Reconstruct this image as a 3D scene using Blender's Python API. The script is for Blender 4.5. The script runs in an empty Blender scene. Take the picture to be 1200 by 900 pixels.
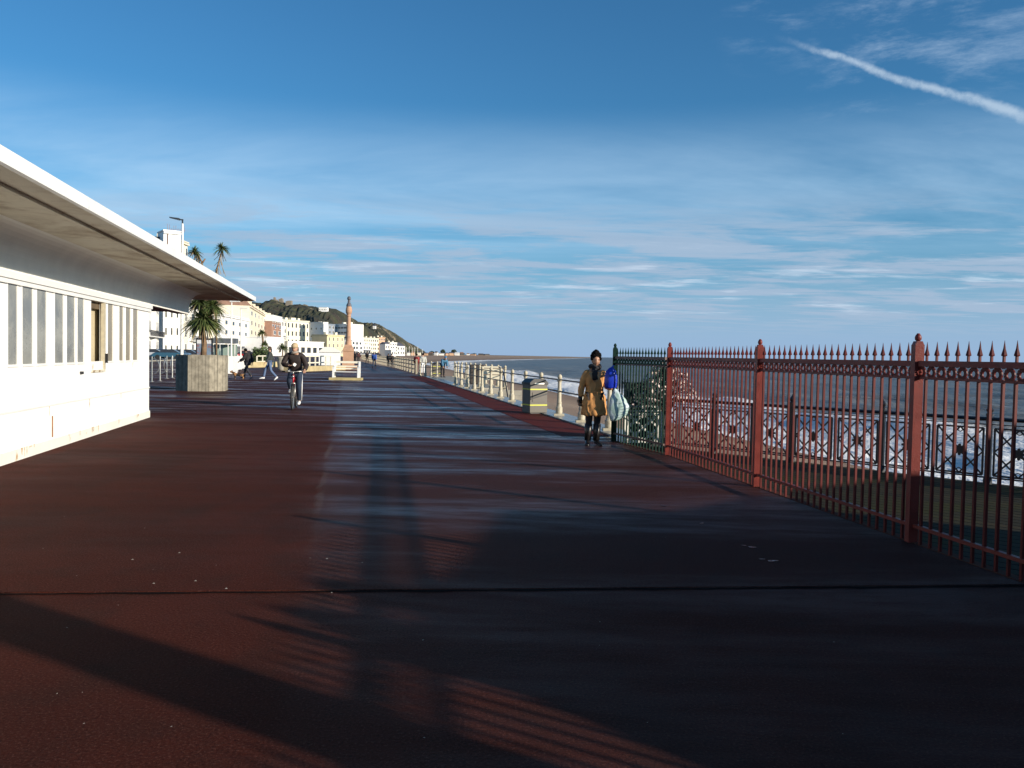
import bpy, bmesh, math, random
import numpy as np
from mathutils import Vector, Matrix
random.seed(7); rng = np.random.default_rng(7)
sc = bpy.context.scene
COL = sc.collection
R = math.radians
# ------------------------------------------------------------------ camera
F = 970.0; H = 1.55
pitch = math.atan(33.5/970); roll = math.atan(.0195)
fw = Vector((0, math.cos(pitch), -math.sin(pitch)))
u0 = Vector((1, 0, 0)).cross(fw)
cr = Vector((1, 0, 0))*math.cos(roll) + u0*math.sin(roll)
cu = u0*math.cos(roll) - Vector((1, 0, 0))*math.sin(roll)
cam_d = bpy.data.cameras.new('camera'); cam = bpy.data.objects.new('camera', cam_d); COL.objects.link(cam)
m3 = Matrix((cr, cu, -fw)).transposed()
cam.matrix_world = Matrix.Translation((0, 0, H)) @ m3.to_4x4()
cam_d.sensor_width = 36; cam_d.lens = F/1200*36; cam_d.clip_end = 60000; cam_d.clip_start = .05
sc.camera = cam
# ------------------------------------------------------------------ light
SUN_AZ = R(59); SUN_EL = R(14.4)
sh = Vector((math.sin(SUN_AZ), -math.cos(SUN_AZ), 0))          # horizontally towards the sun
sun_dir = sh*math.cos(SUN_EL) + Vector((0, 0, math.sin(SUN_EL)))
sd = bpy.data.lights.new('sun', 'SUN'); sd.energy = 5.0; sd.angle = R(.5); sd.color = (1.0, .90, .76)
so = bpy.data.objects.new('sun', sd); COL.objects.link(so)
so.rotation_mode = 'QUATERNION'; so.rotation_quaternion = sun_dir.to_track_quat('Z', 'Y')
so.location = (20, -12, 30)
sc.view_settings.view_transform = 'Standard'; sc.view_settings.look = 'None'
sc.view_settings.gamma = 1; sc.view_settings.exposure = 0.38
try: sc.view_settings.use_curve_mapping = False
except Exception: pass
sc.render.engine = 'CYCLES'
sc.cycles.use_denoising = True
sc.cycles.max_bounces = 6; sc.cycles.diffuse_bounces = 3; sc.cycles.glossy_bounces = 3
sc.cycles.transparent_max_bounces = 8; sc.cycles.caustics_reflective = False; sc.cycles.caustics_refractive = False


class NT:
    """small helper to write node graphs"""
    def __init__(s, tree): s.t = tree; s.n = tree.nodes; s.l = tree.links
    def new(s, kind, **kw):
        n = s.n.new(kind)
        for k, v in kw.items(): setattr(n, k, v)
        return n
    def put(s, sock, v):
        if hasattr(v, 'is_output'): s.l.new(v, sock)
        elif v is not None:
            try: sock.default_value = v
            except Exception:
                sock.default_value = (*v, 1) if len(v) == 3 else v
    def math(s, op, a, b=None, c=None, clamp=False):
        n = s.new('ShaderNodeMath', operation=op, use_clamp=clamp)
        for i, v in enumerate((a, b, c)):
            if v is not None: s.put(n.inputs[i], v)
        return n.outputs[0]
    def vmath(s, op, a, b=None):
        n = s.new('ShaderNodeVectorMath', operation=op)
        s.put(n.inputs[0], a)
        if b is not None: s.put(n.inputs[1], b)
        return n.outputs['Value'] if op in ('DOT_PRODUCT', 'LENGTH', 'DISTANCE') else n.outputs[0]
    def noise(s, vec, scale=1, detail=4, rough=.55, dist=0):
        n = s.new('ShaderNodeTexNoise'); s.put(n.inputs['Vector'], vec); s.put(n.inputs['Scale'], scale)
        n.inputs['Detail'].default_value = detail; n.inputs['Roughness'].default_value = rough
        n.inputs['Distortion'].default_value = dist
        return n.outputs[0]
    def ramp(s, fac, lo, hi, a=0.0, b=1.0, smooth=True):
        n = s.new('ShaderNodeMapRange', interpolation_type='SMOOTHSTEP' if smooth else 'LINEAR')
        s.put(n.inputs[0], fac); s.put(n.inputs[1], lo); s.put(n.inputs[2], hi); s.put(n.inputs[3], a); s.put(n.inputs[4], b)
        return n.outputs[0]
    def mix(s, f, a, b):
        n = s.new('ShaderNodeMix', data_type='RGBA')
        s.put(n.inputs[0], f); s.put(n.inputs[6], a); s.put(n.inputs[7], b)
        return n.outputs[2]
    def mapping(s, vec, scale=(1, 1, 1), rot=(0, 0, 0), loc=(0, 0, 0)):
        n = s.new('ShaderNodeMapping'); s.put(n.inputs[0], vec)
        n.inputs[1].default_value = loc; n.inputs[2].default_value = rot; n.inputs[3].default_value = scale
        return n.outputs[0]


# ------------------------------------------------------------------ sky
wd = bpy.data.worlds.new('World'); sc.world = wd; wd.use_nodes = True
w = NT(wd.node_tree); w.n.clear()
sky = w.new('ShaderNodeTexSky', sky_type='NISHITA'); sky.sun_disc = False
sky.sun_elevation = SUN_EL
sky.sun_rotation = math.atan2(sh.x, sh.y)
sky.altitude = 10; sky.air_density = 1.0; sky.dust_density = .6; sky.ozone_density = 3.0
tc = w.new('ShaderNodeTexCoord')
dirv = w.vmath('NORMALIZE', tc.outputs['Generated'])
sx = w.new('ShaderNodeSeparateXYZ'); w.put(sx.inputs[0], dirv)
X, Y, Z = sx.outputs
zc = w.math('ADD', w.math('MAXIMUM', Z, 0.0), .035)
cx = w.new('ShaderNodeCombineXYZ'); w.put(cx.inputs[0], w.math('DIVIDE', X, zc)); w.put(cx.inputs[1], w.math('DIVIDE', Y, zc))
pl = cx.outputs[0]
SKY_STR = .072
def px_dir(px, py):
    return (fw + cr*((px-600)/F) + cu*((450-py)/F)).normalized()
# veil of thin high cloud, then mottled low cloud nearer the horizon
veil = w.math('MULTIPLY', w.ramp(w.noise(w.mapping(pl, (.20, .42, 1)), 1, 7, .62, .5), .30, .70),
              w.math('MULTIPLY', w.ramp(Z, .10, .15), w.ramp(Z, .29, .19)))
mott = w.ramp(w.noise(w.mapping(pl, (.75, 1.35, 1), (0, 0, .07)), 1, 8, .66, .35), .42, .58)
mask = w.math('MULTIPLY', w.ramp(Z, .02, .06), w.ramp(Z, .20, .13))
mask = w.math('MULTIPLY', mask, w.ramp(w.math('DIVIDE', X, w.math('MAXIMUM', Y, .01)), -.62, -.2, .35, 1))
mott = w.math('MULTIPLY', mott, mask)
strk = w.math('MULTIPLY', w.ramp(w.noise(w.mapping(pl, (.8, 1.5, 1), (0, 0, .05), (5, 2, 0)), 1, 8, .62, .2), .54, .70),
              w.math('MULTIPLY', w.ramp(Z, .035, .065), w.ramp(Z, .17, .08)))
mul = w.new('ShaderNodeMix', data_type='RGBA', blend_type='MULTIPLY'); mul.inputs[0].default_value = 1
w.put(mul.inputs[6], sky.outputs[0]); w.put(mul.inputs[7], (.54, 1.14, 1.44))
base = mul.outputs[2]
hz = w.ramp(Z, .0, .17, 1, 0)
base = w.mix(w.math('MULTIPLY', hz, .85), base, (3.7, 5.35, 8.1))
c1 = w.mix(w.math('MULTIPLY', veil, .62), base, (6.0, 8.3, 10.6))
c2 = w.mix(w.math('MULTIPLY', mott, .80), c1, (4.3, 5.5, 7.2))
c3 = w.mix(w.math('MULTIPLY', strk, .52), c2, (8.3, 9.4, 10.8))
# aircraft trail and cirrus wisps high on the seaward side
dA = px_dir(935, 50); dB = px_dir(1205, 141)
nrm = dA.cross(dB).normalized(); along = nrm.cross(dA).normalized()
wob = w.math('MULTIPLY', w.math('SUBTRACT', w.noise(dirv, 9, 6, .66), .5), .022)
dist = w.math('ABSOLUTE', w.math('ADD', w.vmath('DOT_PRODUCT', dirv, tuple(nrm)), wob))
al = w.math('DIVIDE', w.vmath('DOT_PRODUCT', dirv, tuple(along)), w.vmath('DOT_PRODUCT', dirv, tuple(dA)))
wdt = w.ramp(al, -.05, .25, .0030, .0046)
wdn = w.math('MULTIPLY', wdt, w.math('ADD', .55, w.noise(dirv, 38, 4, .6)))
trail = w.math('MULTIPLY', w.ramp(w.math('DIVIDE', dist, wdn), .1, 1.5, 1, 0), w.ramp(al, -.03, .05, 0, 1))
trail = w.math('MULTIPLY', trail, w.ramp(w.noise(dirv, 34, 6, .7), .3, .62, .3, 1))
c4 = w.mix(w.math('MULTIPLY', trail, .6), c3, (6.8, 8.2, 9.6))
dC = px_dir(1090, 25)
wisp = w.ramp(w.vmath('DISTANCE', dirv, tuple(dC)), .02, .19, 1, 0)
dD = px_dir(905, 25)
wisp2 = w.ramp(w.vmath('DISTANCE', dirv, tuple(dD)), .0, .07, 1, 0)
wn = w.ramp(w.noise(w.mapping(dirv, (6, 6, 22), (0, .35, 0)), 1, 7, .68, .15), .45, .75)
c5 = w.mix(w.math('MULTIPLY', w.math('MULTIPLY', w.math('MAXIMUM', wisp, wisp2), wn), .55), c4, (5.6, 7.2, 9.2))
bg = w.new('ShaderNodeBackground'); w.put(bg.inputs[0], c5); bg.inputs[1].default_value = SKY_STR
ow = w.new('ShaderNodeOutputWorld'); w.l.new(bg.outputs[0], ow.inputs[0])

# ------------------------------------------------------------------ geometry helpers
def ray(px, py): return fw + cr*((px-600)/F) + cu*((450-py)/F)
def gz(px, py, z=0.0):
    d = ray(px, py); t = (z-H)/d.z; return Vector((d.x*t, d.y*t, z))
def gy(px, py, Y):
    d = ray(px, py); t = Y/d.y; return Vector((d.x*t, Y, H+d.z*t))
def hy(px): return 416.5+.0195*(px-600)

_M = {}
def mat(name, col, rough=.7, var=.12, scale=3.0, bump=0.0, bscale=40.0, metal=0.0, spec=.5, col2=None, c2s=1.0, c2lo=.5, c2hi=.65, obj=True):
    if name in _M: return _M[name]
    m = bpy.data.materials.new(name); m.use_nodes = True; t = NT(m.node_tree)
    b = t.n['Principled BSDF']; tc = t.new('ShaderNodeTexCoord'); v = tc.outputs['Object']
    n1 = t.noise(v, scale, 5, .6)
    f = t.ramp(n1, .3, .7, 1-var, 1+var, False)
    c = t.new('ShaderNodeMix', data_type='RGBA', blend_type='MULTIPLY'); c.inputs[0].default_value = 1
    cc = t.new('ShaderNodeCombineColor')
    for i in range(3): t.put(cc.inputs[i], f)
    t.put(c.inputs[6], (*col, 1)); t.put(c.inputs[7], cc.outputs[0]); out = c.outputs[2]
    if col2: out = t.mix(t.ramp(t.noise(v, c2s, 6, .65, .3), c2lo, c2hi), out, (*col2, 1))
    t.put(b.inputs['Base Color'], out)
    t.put(b.inputs['Roughness'], t.ramp(n1, .3, .7, max(0, rough-.08), min(1, rough+.08), False))
    b.inputs['Metallic'].default_value = metal; b.inputs['Specular IOR Level'].default_value = spec
    if bump:
        bn = t.new('ShaderNodeBump'); bn.inputs['Strength'].default_value = bump; bn.inputs['Distance'].default_value = .01
        t.put(bn.inputs['Height'], t.noise(v, bscale, 4, .6)); t.l.new(bn.outputs[0], b.inputs['Normal'])
    _M[name] = m; return m


def ctag(o, label=None, cat=None, group=None, kind=None):
    for k, v in (('label', label), ('category', cat), ('group', group), ('kind', kind)):
        if v: o[k] = v
    return o
def empty(name, loc=(0, 0, 0), rz=0.0, label=None, cat=None, group=None):
    o = bpy.data.objects.new(name, None); COL.objects.link(o); o.location = loc; o.rotation_euler = (0, 0, rz)
    o.empty_display_size = .1
    return ctag(o, label, cat, group)
def copy_tree(o, parent=None):
    c = o.copy(); COL.objects.link(c); c.parent = parent
    for ch in list(o.children): copy_tree(ch, c)
    return c


class MB:
    def __init__(s): s.v = []; s.f = []; s.mi = []
    def add(s, vs, fs, mi=0):
        o = len(s.v); s.v += [tuple(p) for p in vs]; s.f += [tuple(i+o for i in f) for f in fs]; s.mi += [mi]*len(fs); return s
    def box(s, x0, x1, y0, y1, z0, z1, mi=0):
        return s.add([(x0, y0, z0), (x1, y0, z0), (x1, y1, z0), (x0, y1, z0), (x0, y0, z1), (x1, y0, z1), (x1, y1, z1), (x0, y1, z1)],
                     [(3, 2, 1, 0), (4, 5, 6, 7), (0, 1, 5, 4), (1, 2, 6, 5), (2, 3, 7, 6), (3, 0, 4, 7)], mi)
    def bar(s, a, b, wd, ht=None, up=(0, 0, 1), mi=0):
        a = Vector(a); b = Vector(b); ht = ht or wd; d = (b-a)
        if d.length < 1e-6: return s
        d.normalize(); up = Vector(up)
        if abs(d.dot(up)) > .98: up = Vector((0, 1, 0)) if abs(d.y) < .9 else Vector((1, 0, 0))
        sx = d.cross(up).normalized(); sy = sx.cross(d).normalized()
        vs = []
        for p in (a, b):
            for i, j in ((-1, -1), (1, -1), (1, 1), (-1, 1)): vs.append(p+sx*(i*wd/2)+sy*(j*ht/2))
        return s.add(vs, [(0, 1, 2, 3), (7, 6, 5, 4), (0, 4, 5, 1), (1, 5, 6, 2), (2, 6, 7, 3), (3, 7, 4, 0)], mi)
    def tube(s, pts, rad, n=8, mi=0, caps=True, squash=None):
        pts = [Vector(p) for p in pts]; k = len(pts)
        if not hasattr(rad, '__len__'): rad = [rad]*k
        ref = None; vs = []
        for i, p in enumerate(pts):
            d = (pts[min(i+1, k-1)]-pts[max(i-1, 0)])
            if d.length < 1e-9: d = Vector((0, 0, 1))
            d.normalize()
            if ref is None:
                ref = Vector((0, 0, 1)) if abs(d.z) < .9 else Vector((0, 1, 0))
            sx = d.cross(ref)
            if sx.length < 1e-4: sx = d.cross(Vector((1, 0, 0)))
            sx.normalize(); sy = sx.cross(d).normalized(); ref = sy
            r = rad[i]; rx, ry = (r if hasattr(r, '__len__') else (r, r))
            for j in range(n):
                a = 2*math.pi*j/n; vs.append(p+sx*math.cos(a)*rx+sy*math.sin(a)*ry)
        fs = [(i*n+j, i*n+(j+1) % n, (i+1)*n+(j+1) % n, (i+1)*n+j) for i in range(k-1) for j in range(n)]
        if caps: fs += [tuple(range(n))[::-1], tuple((k-1)*n+j for j in range(n))]
        return s.add(vs, fs, mi)
    def lathe(s, prof, c=(0, 0, 0), n=16, mi=0, sx=1, sy=1, a0=0):
        c = Vector(c); k = len(prof)
        vs = [(c.x+r*sx*math.cos(a0+2*math.pi*j/n), c.y+r*sy*math.sin(a0+2*math.pi*j/n), c.z+z) for r, z in prof for j in range(n)]
        fs = [(i*n+j, i*n+(j+1) % n, (i+1)*n+(j+1) % n, (i+1)*n+j) for i in range(k-1) for j in range(n)]
        fs += [tuple(range(n))[::-1], tuple((k-1)*n+j for j in range(n))]
        return s.add(vs, fs, mi)
    def ball(s, c, r, n=10, m=7, mi=0, sc3=(1, 1, 1)):
        prof = [(max(1e-4, math.sin(math.pi*i/m))*r, -math.cos(math.pi*i/m)*r*sc3[2]) for i in range(m+1)]
        return s.lathe(prof, c, n, mi, sc3[0], sc3[1])
    def prism(s, poly, y0, y1, mi=0, axis='y'):
        """poly in (x,z), extruded along y"""
        n = len(poly)
        if axis == 'y': vs = [(x, y0, z) for x, z in poly]+[(x, y1, z) for x, z in poly]
        else: vs = [(x, y, y0) for x, y in poly]+[(x, y, y1) for x, y in poly]
        return s.add(vs, [tuple(range(n)), tuple(range(2*n-1, n-1, -1))]+[(i, i+n, (i+1) % n+n, (i+1) % n) for i in range(n)], mi)
    def quad(s, *p, mi=0): return s.add(p, [tuple(range(len(p)))], mi)
    def ring(s, c, r, t, normal_axis='y', n=16, depth=.01, mi=0):
        c = Vector(c); pts = []
        for i in range(n+1):
            a = 2*math.pi*i/n
            pts.append(c+(Vector((math.cos(a), 0, math.sin(a))) if normal_axis == 'y' else Vector((0, math.cos(a), math.sin(a))))*r)
        for i in range(n): s.bar(pts[i], pts[i+1], t, depth, up=(0, 1, 0) if normal_axis == 'y' else (1, 0, 0), mi=mi)
        return s
    def build(s, name, mats, parent=None, smooth=False, fix=True, bevel=0):
        me = bpy.data.meshes.new(name); me.from_pydata(s.v, [], s.f); me.update()
        if not isinstance(mats, (list, tuple)): mats = [mats]
        for m in mats: me.materials.append(m)
        for p, i in zip(me.polygons, s.mi): p.material_index = i; p.use_smooth = smooth
        if fix:
            bm = bmesh.new(); bm.from_mesh(me); bmesh.ops.recalc_face_normals(bm, faces=bm.faces); bm.to_mesh(me); bm.free()
        o = bpy.data.objects.new(name, me); COL.objects.link(o); o.parent = parent
        if bevel:
            b = o.modifiers.new('bevel', 'BEVEL'); b.width = bevel; b.segments = 2; b.limit_method = 'ANGLE'
        return o


# ------------------------------------------------------------------ materials
WHITE = mat('white_render', (.84, .83, .80), .6, .05, 1.2, .15, 30)
WHITE_G = mat('white_gloss', (.80, .79, .75), .35, .05, 2)
CREAM = mat('cream_render', (.76, .69, .52), .7, .08, .3)
CREAM2 = mat('pale_cream_render', (.76, .70, .55), .7, .08, .3)
FACADE_W = mat('white_facade', (.78, .76, .70), .7, .07, .25)
BRICK = mat('red_brick', (.30, .17, .12), .8, .15, 1.5)
TERRA = mat('terracotta_wall', (.52, .33, .20), .8, .12, 1.5)
GREYB = mat('grey_cladding', (.26, .30, .36), .6, .1, .5)
SLATE = mat('slate_roof', (.10, .10, .12), .6, .2, 1)
TILE = mat('tile_roof', (.28, .16, .11), .7, .2, 1)
GLASSD = mat('dark_window', (.03, .035, .045), .15, .3, 2)
GLASSM = mat('mid_window', (.12, .12, .12), .2, .3, 2)
BLACK = mat('black_paint', (.012, .012, .014), .45, .2, 5)
BLACKM = mat('black_iron', (.010, .012, .017), .40, .25, 6, .2, 60)
REDB = mat('shaded_red_bar_paint', (.105, .013, .011), .5, .2, 6, spec=.22, col2=(.06, .012, .01), c2s=5, c2lo=.55, c2hi=.7)  # railing red again, darkened for the unlit sides of the bars
REDP = mat('red_oxide_paint', (.165, .024, .017), .45, .22, 6, .3, 90, spec=.3, col2=(.11, .026, .022), c2s=9, c2lo=.55, c2hi=.72)
GREENP = mat('dark_green_paint', (.007, .026, .019), .65, .2, 6, .2, 60, spec=.12)
CREAMP = mat('cream_post_paint', (.46, .41, .30), .5, .15, 9, .2, 60, col2=(.30, .22, .12), c2s=14, c2lo=.60, c2hi=.75)
CONC = mat('concrete', (.36, .33, .27), .8, .18, 3, .3, 60)
WOODG = mat('weathered_boards', (.27, .24, .185), .85, .35, 5, .4, 40, spec=.2)
SOFFIT = mat('soffit_paint', (.70, .65, .52), .75, .10, .9, .2, 30, col2=(.38, .30, .20), c2s=1.1, c2lo=.44, c2hi=.74)
STEEL = mat('brushed_steel', (.55, .53, .48), .35, .1, 5, metal=.8)
RUST = mat('rust_stained_render', (.78, .75, .66), .65, .06, 2, .3, 30, col2=(.45, .26, .10), c2s=3.2, c2lo=.60, c2hi=.74)
SKIN = mat('skin', (.48, .28, .19), .5, .08, 12)
SKIND = mat('brown_skin', (.42, .22, .13), .45, .08, 12)
HAIR = mat('black_hair', (.005, .004, .004), .9, .4, 60, .8, 90, spec=.1)
TAN = mat('tan_cotton', (.56, .265, .085), .75, .12, 10, .35, 30)
DARKCL = mat('black_cloth', (.018, .016, .018), .85, .25, 20, .3, 60)
BROWNCL = mat('dark_brown_jacket', (.018, .010, .009), .75, .25, 14, .4, 30)
NAVY = mat('navy_cloth', (.016, .028, .055), .8, .15, 14, .3, 40)
DENIM = mat('denim', (.10, .15, .26), .85, .15, 14)
GREYCL = mat('grey_cloth', (.20, .20, .21), .85, .15, 14)
BLUECL = mat('blue_jacket', (.03, .09, .35), .7, .12, 14)
REDCL = mat('red_jacket', (.30, .035, .03), .7, .12, 14)
WHITECL = mat('white_cloth', (.75, .74, .72), .7, .06, 14)
CAPCL = mat('tan_cap', (.45, .34, .20), .8, .1, 20)
RUBBER = mat('black_rubber', (.012, .012, .012), .7, .2, 20)
LEATHER = mat('black_leather', (.012, .010, .010), .35, .3, 10, .2, 30)
STONE = mat('pink_sandstone', (.46, .27, .17), .85, .18, 1.5, .4, 20, col2=(.28, .18, .13), c2s=1.2)
SANDST = mat('castle_stone', (.22, .19, .15), .9, .25, .1)

# ------------------------------------------------------------------ ground
PD = Vector((-.2, 1, 0)).normalized()          # the promenade's own direction
def rail_x(Y): return 1.51-.2*(Y-19.24)
FP = [Vector(p) for p in ((6.31, -10.74, 0), (5.84, -7.76, 0), (5.37, -4.78, 0), (4.90, -1.80, 0), (4.43, 1.18, 0), (3.96, 4.16, 0), (3.49, 7.14, 0), (3.02, 10.12, 0), (2.52, 13.28, 0), (1.89, 15.28, 0))]

def ground_mat():
    m = bpy.data.materials.new('red_wet_asphalt'); m.use_nodes = True; t = NT(m.node_tree); b = t.n['Principled BSDF']
    v = t.new('ShaderNodeTexCoord').outputs['Object']
    s = t.new('ShaderNodeSeparateXYZ'); t.put(s.inputs[0], v); x, y, z = s.outputs
    big = t.noise(v, .35, 5, .6, .3); med = t.noise(v, 2.2, 5, .6); grain = t.noise(v, 75, 4, .75)
    red = t.mix(t.ramp(big, .35, .68), (.070, .0150, .0085, 1), (.046, .0115, .0075, 1))
    red = t.mix(t.ramp(med, .45, .75, 0, .55), red, (.034, .014, .010, 1))
    # the seaward half is laid in an older, darker surfacing
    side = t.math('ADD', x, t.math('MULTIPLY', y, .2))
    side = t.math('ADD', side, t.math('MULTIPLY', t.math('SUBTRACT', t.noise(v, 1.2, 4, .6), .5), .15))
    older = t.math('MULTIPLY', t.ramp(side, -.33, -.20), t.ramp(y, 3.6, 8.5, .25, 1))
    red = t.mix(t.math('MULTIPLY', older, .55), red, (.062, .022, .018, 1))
    red = t.mix(t.ramp(grain, .52, .70, 0, .55), red, (.17, .085, .065, 1))
    red = t.mix(t.ramp(grain, .47, .34, 0, .75), red, (.008, .005, .005, 1))
    seam = t.math('MULTIPLY', t.math('MULTIPLY', t.ramp(t.math('ABSOLUTE', t.math('ADD', side, .27)), .01, .06, 1, 0), t.math('MULTIPLY', t.ramp(y, 6, 9), t.ramp(y, 22, 14))), t.ramp(t.noise(t.mapping(v, (3, .5, 1)), 1, 5, .7), .42, .62))
    red = t.mix(t.math('MULTIPLY', seam, .35), red, (.15, .12, .11, 1))
    patch = t.ramp(t.noise(t.mapping(v, (.5, .25, 1), (0, 0, .2), (3, 7, 0)), 1, 3, .5), .56, .60)
    red = t.mix(t.math('MULTIPLY', patch, .25), red, (.022, .014, .012, 1))
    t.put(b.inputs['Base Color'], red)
    # wetness: long shallow films lying across the promenade
    film = t.noise(t.mapping(v, (.16, .85, 1), (0, 0, .05)), 1, 6, .62, .6)
    wet = t.ramp(film, .38, .66)
    fine = t.noise(t.mapping(v, (1.2, 4.5, 1)), 1, 5, .65)
    wet = t.math('MULTIPLY', wet, t.ramp(fine, .30, .6, .35, 1))
    dist = t.ramp(y, 3, 14, .22, 1)
    lit = t.ramp(side, -.6, .1, .12, 1)
    lit = t.math('MAXIMUM', lit, t.ramp(y, 14, 24))
    wet = t.math('MULTIPLY', t.math('MULTIPLY', wet, lit), dist)
    t.put(b.inputs['Roughness'], t.math('SUBTRACT', t.ramp(wet, 0, 1, .80, .20, False), t.math('MULTIPLY', t.math('MULTIPLY', older, t.math('SUBTRACT', 1.0, wet)), .12)))
    t.put(b.inputs['Specular IOR Level'], t.math('ADD', t.ramp(wet, 0, 1, .05, .50, False), t.math('MULTIPLY', older, t.ramp(y, 7, 22, .02, .12))))
    bn = t.new('ShaderNodeBump'); bn.inputs['Distance'].default_value = .02
    t.put(bn.inputs['Strength'], t.ramp(wet, 0, 1, .75, .12, False))
    t.put(bn.inputs['Height'], t.math('ADD', grain, t.math('MULTIPLY', t.noise(v, 40, 4, .6), .8)))
    bn2 = t.new('ShaderNodeBump'); bn2.inputs['Distance'].default_value = .05; bn2.inputs['Strength'].default_value = .22
    t.put(bn2.inputs['Height'], t.noise(v, 1.3, 4, .5)); t.l.new(bn2.outputs[0], bn.inputs['Normal'])
    t.l.new(bn.outputs[0], b.inputs['Normal'])
    return m
GROUND = ground_mat()
mb = MB()
right = [(6.42, -25)]+[(p.x+.06, p.y) for p in FP]+[(rail_x(y)-.12, y) for y in (16.6, 40, 57)]
mb.v = []
far = [(-10.2, 80), (-17.5, 105), (-42, 210), (-75, 330)]
poly = right+far+[(-140, 330), (-75, 100), (-40, 60), (-40, -25)]
mb.add([(x, y, 0) for x, y in poly], [tuple(range(len(poly)))])
me_g = mb.build('promenade', GROUND); ctag(me_g, kind='structure')
bm = bmesh.new(); bm.from_mesh(me_g.data); bmesh.ops.triangulate(bm, faces=bm.faces); bm.to_mesh(me_g.data); bm.free()
for p in me_g.data.polygons: pass
# joints across the asphalt
JM = mat('joint_sealant', (.008, .006, .006), .9, .3, 8, .3, 40, spec=.05)
def joint(a, b, wd):
    a = Vector(a); b = Vector(b); n = 60; d = (b-a).normalized(); s_ = Vector((-d.y, d.x, 0)); m_ = MB(); vs = []
    for i in range(n+1):
        p = a.lerp(b, i/n); k = wd*(.6+.8*random.random()); o_ = (random.random()-.5)*wd*.6
        vs += [p+s_*(o_-k/2)+Vector((0, 0, .004)), p+s_*(o_+k/2)+Vector((0, 0, .004))]
    m_.add(vs, [(2*i, 2*i+2, 2*i+3, 2*i+1) for i in range(n)])
    return m_.build('surface_joint', JM)
j = joint(gz(-60, 697.5), gz(1215, 687), .030); ctag(j, kind='structure'); j.name = 'asphalt_joint'
mm = MB(); a = gz(-60, 697.5)+Vector((0, .03, .006)); b = gz(1215, 687)+Vector((0, .03, .006))
mm.bar(a, b, .012, .006); o = mm.build('asphalt_joint_lip', GROUND); ctag(o, kind='structure')
for yy in (11.6, 17.8):
    j = joint((-8 if yy > 12 else -6.9, yy+.2, 0), (rail_x(19) if yy > 15.3 else 2.6, yy, 0), .014); ctag(j, kind='structure'); j.name = 'asphalt_joint'

# land to the left and far away, beneath the promenade
LANDM = mat('far_land', (.085, .080, .055), .9, .3, .05, col2=(.06, .085, .03), c2s=.02)
lm = MB(); lp = [(-45, 60), (-17.4, 104), (-43, 210), (-62, 300), (-112, 500), (-152, 700), (-172, 1000), (-150, 1500), (-40, 2400), (120, 4000), (500, 7000), (900, 12000), (-6000, 12000), (-6000, 60)]
lm.add([(x, y, -.05) for x, y in lp], [tuple(range(len(lp)))]); o = lm.build('land', LANDM); ctag(o, kind='structure')
bm = bmesh.new(); bm.from_mesh(o.data); bmesh.ops.triangulate(bm, faces=bm.faces); bm.to_mesh(o.data); bm.free()
lm = MB(); lm.add([(-400, -30, -.05), (-39.9, -30, -.05), (-39.9, 61, -.05), (-400, 61, -.05)], [(0, 1, 2, 3)])
o = lm.build('pavement', mat('far_pavement', (.10, .085, .08), .7, .2, .3)); ctag(o, kind='structure')
# road with kerb
ROAD = mat('road_asphalt', (.055, .055, .06), .75, .2, .5)
rm = MB(); A0 = gz(150, 420.5); A0.z = 0
for (x0, y0, x1, y1) in ((-36, 60, -62, 200), (-62, 200, -105, 400)):
    rm.add([(x0, y0, .004), (x0-12, y0-2, .004), (x1-12, y1-2, .004), (x1, y1, .004)], [(0, 1, 2, 3)])
o = rm.build('road', ROAD); ctag(o, kind='structure')
km = MB(); km.bar((-35.9, 60, .06), (-61.9, 200, .06), .25, .12); km.bar((-61.9, 200, .06), (-104.9, 400, .06), .25, .12)
o = km.build('road_kerb', CONC); ctag(o, kind='structure')

# ---- coping, sea wall, beach
COPE = mat('wet_concrete_coping', (.26, .25, .23), .28, .2, 1.5, .2, 30)
REDSTRIP = mat('red_edge_strip', (.11, .018, .013), .8, .2, 2, .4, 60, spec=.1)
def strip(name, off0, off1, y0, y1, z0, z1, m, n=1):
    s_ = MB(); 
    v0 = Vector((rail_x(y0), y0, 0)); v1 = Vector((rail_x(y1), y1, 0)); q = Vector((1, .2, 0)).normalized()
    c_ = [v0+q*off0, v0+q*off1, v1+q*off1, v1+q*off0]
    s_.add([(p.x, p.y, z0) for p in c_]+[(p.x, p.y, z1) for p in c_], [(3, 2, 1, 0), (4, 5, 6, 7), (0, 1, 5, 4), (1, 2, 6, 5), (2, 3, 7, 6), (3, 0, 4, 7)])
    o = s_.build(name, m); ctag(o, kind='structure'); return o
strip('sea_wall_coping', -.13, .48, 15.6, 57, -.4, .03, COPE)
strip('sea_wall', -.05, .40, 15.6, 57, -6, -.401, CONC)
mm = MB(); v0 = Vector((rail_x(16.2), 16.2, 0)); v1 = Vector((rail_x(57), 57, 0)); q = Vector((1, .2, 0)).normalized()
mm.add([(v0-q*1.15)+Vector((0, 0, .005)), (v0-q*.14)+Vector((0, 0, .005)), (v1-q*.14)+Vector((0, 0, .005)), (v1-q*1.15)+Vector((0, 0, .005))], [(0, 1, 2, 3)])
o = mm.build('path_edge_strip', REDSTRIP); ctag(o, kind='structure')

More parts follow.
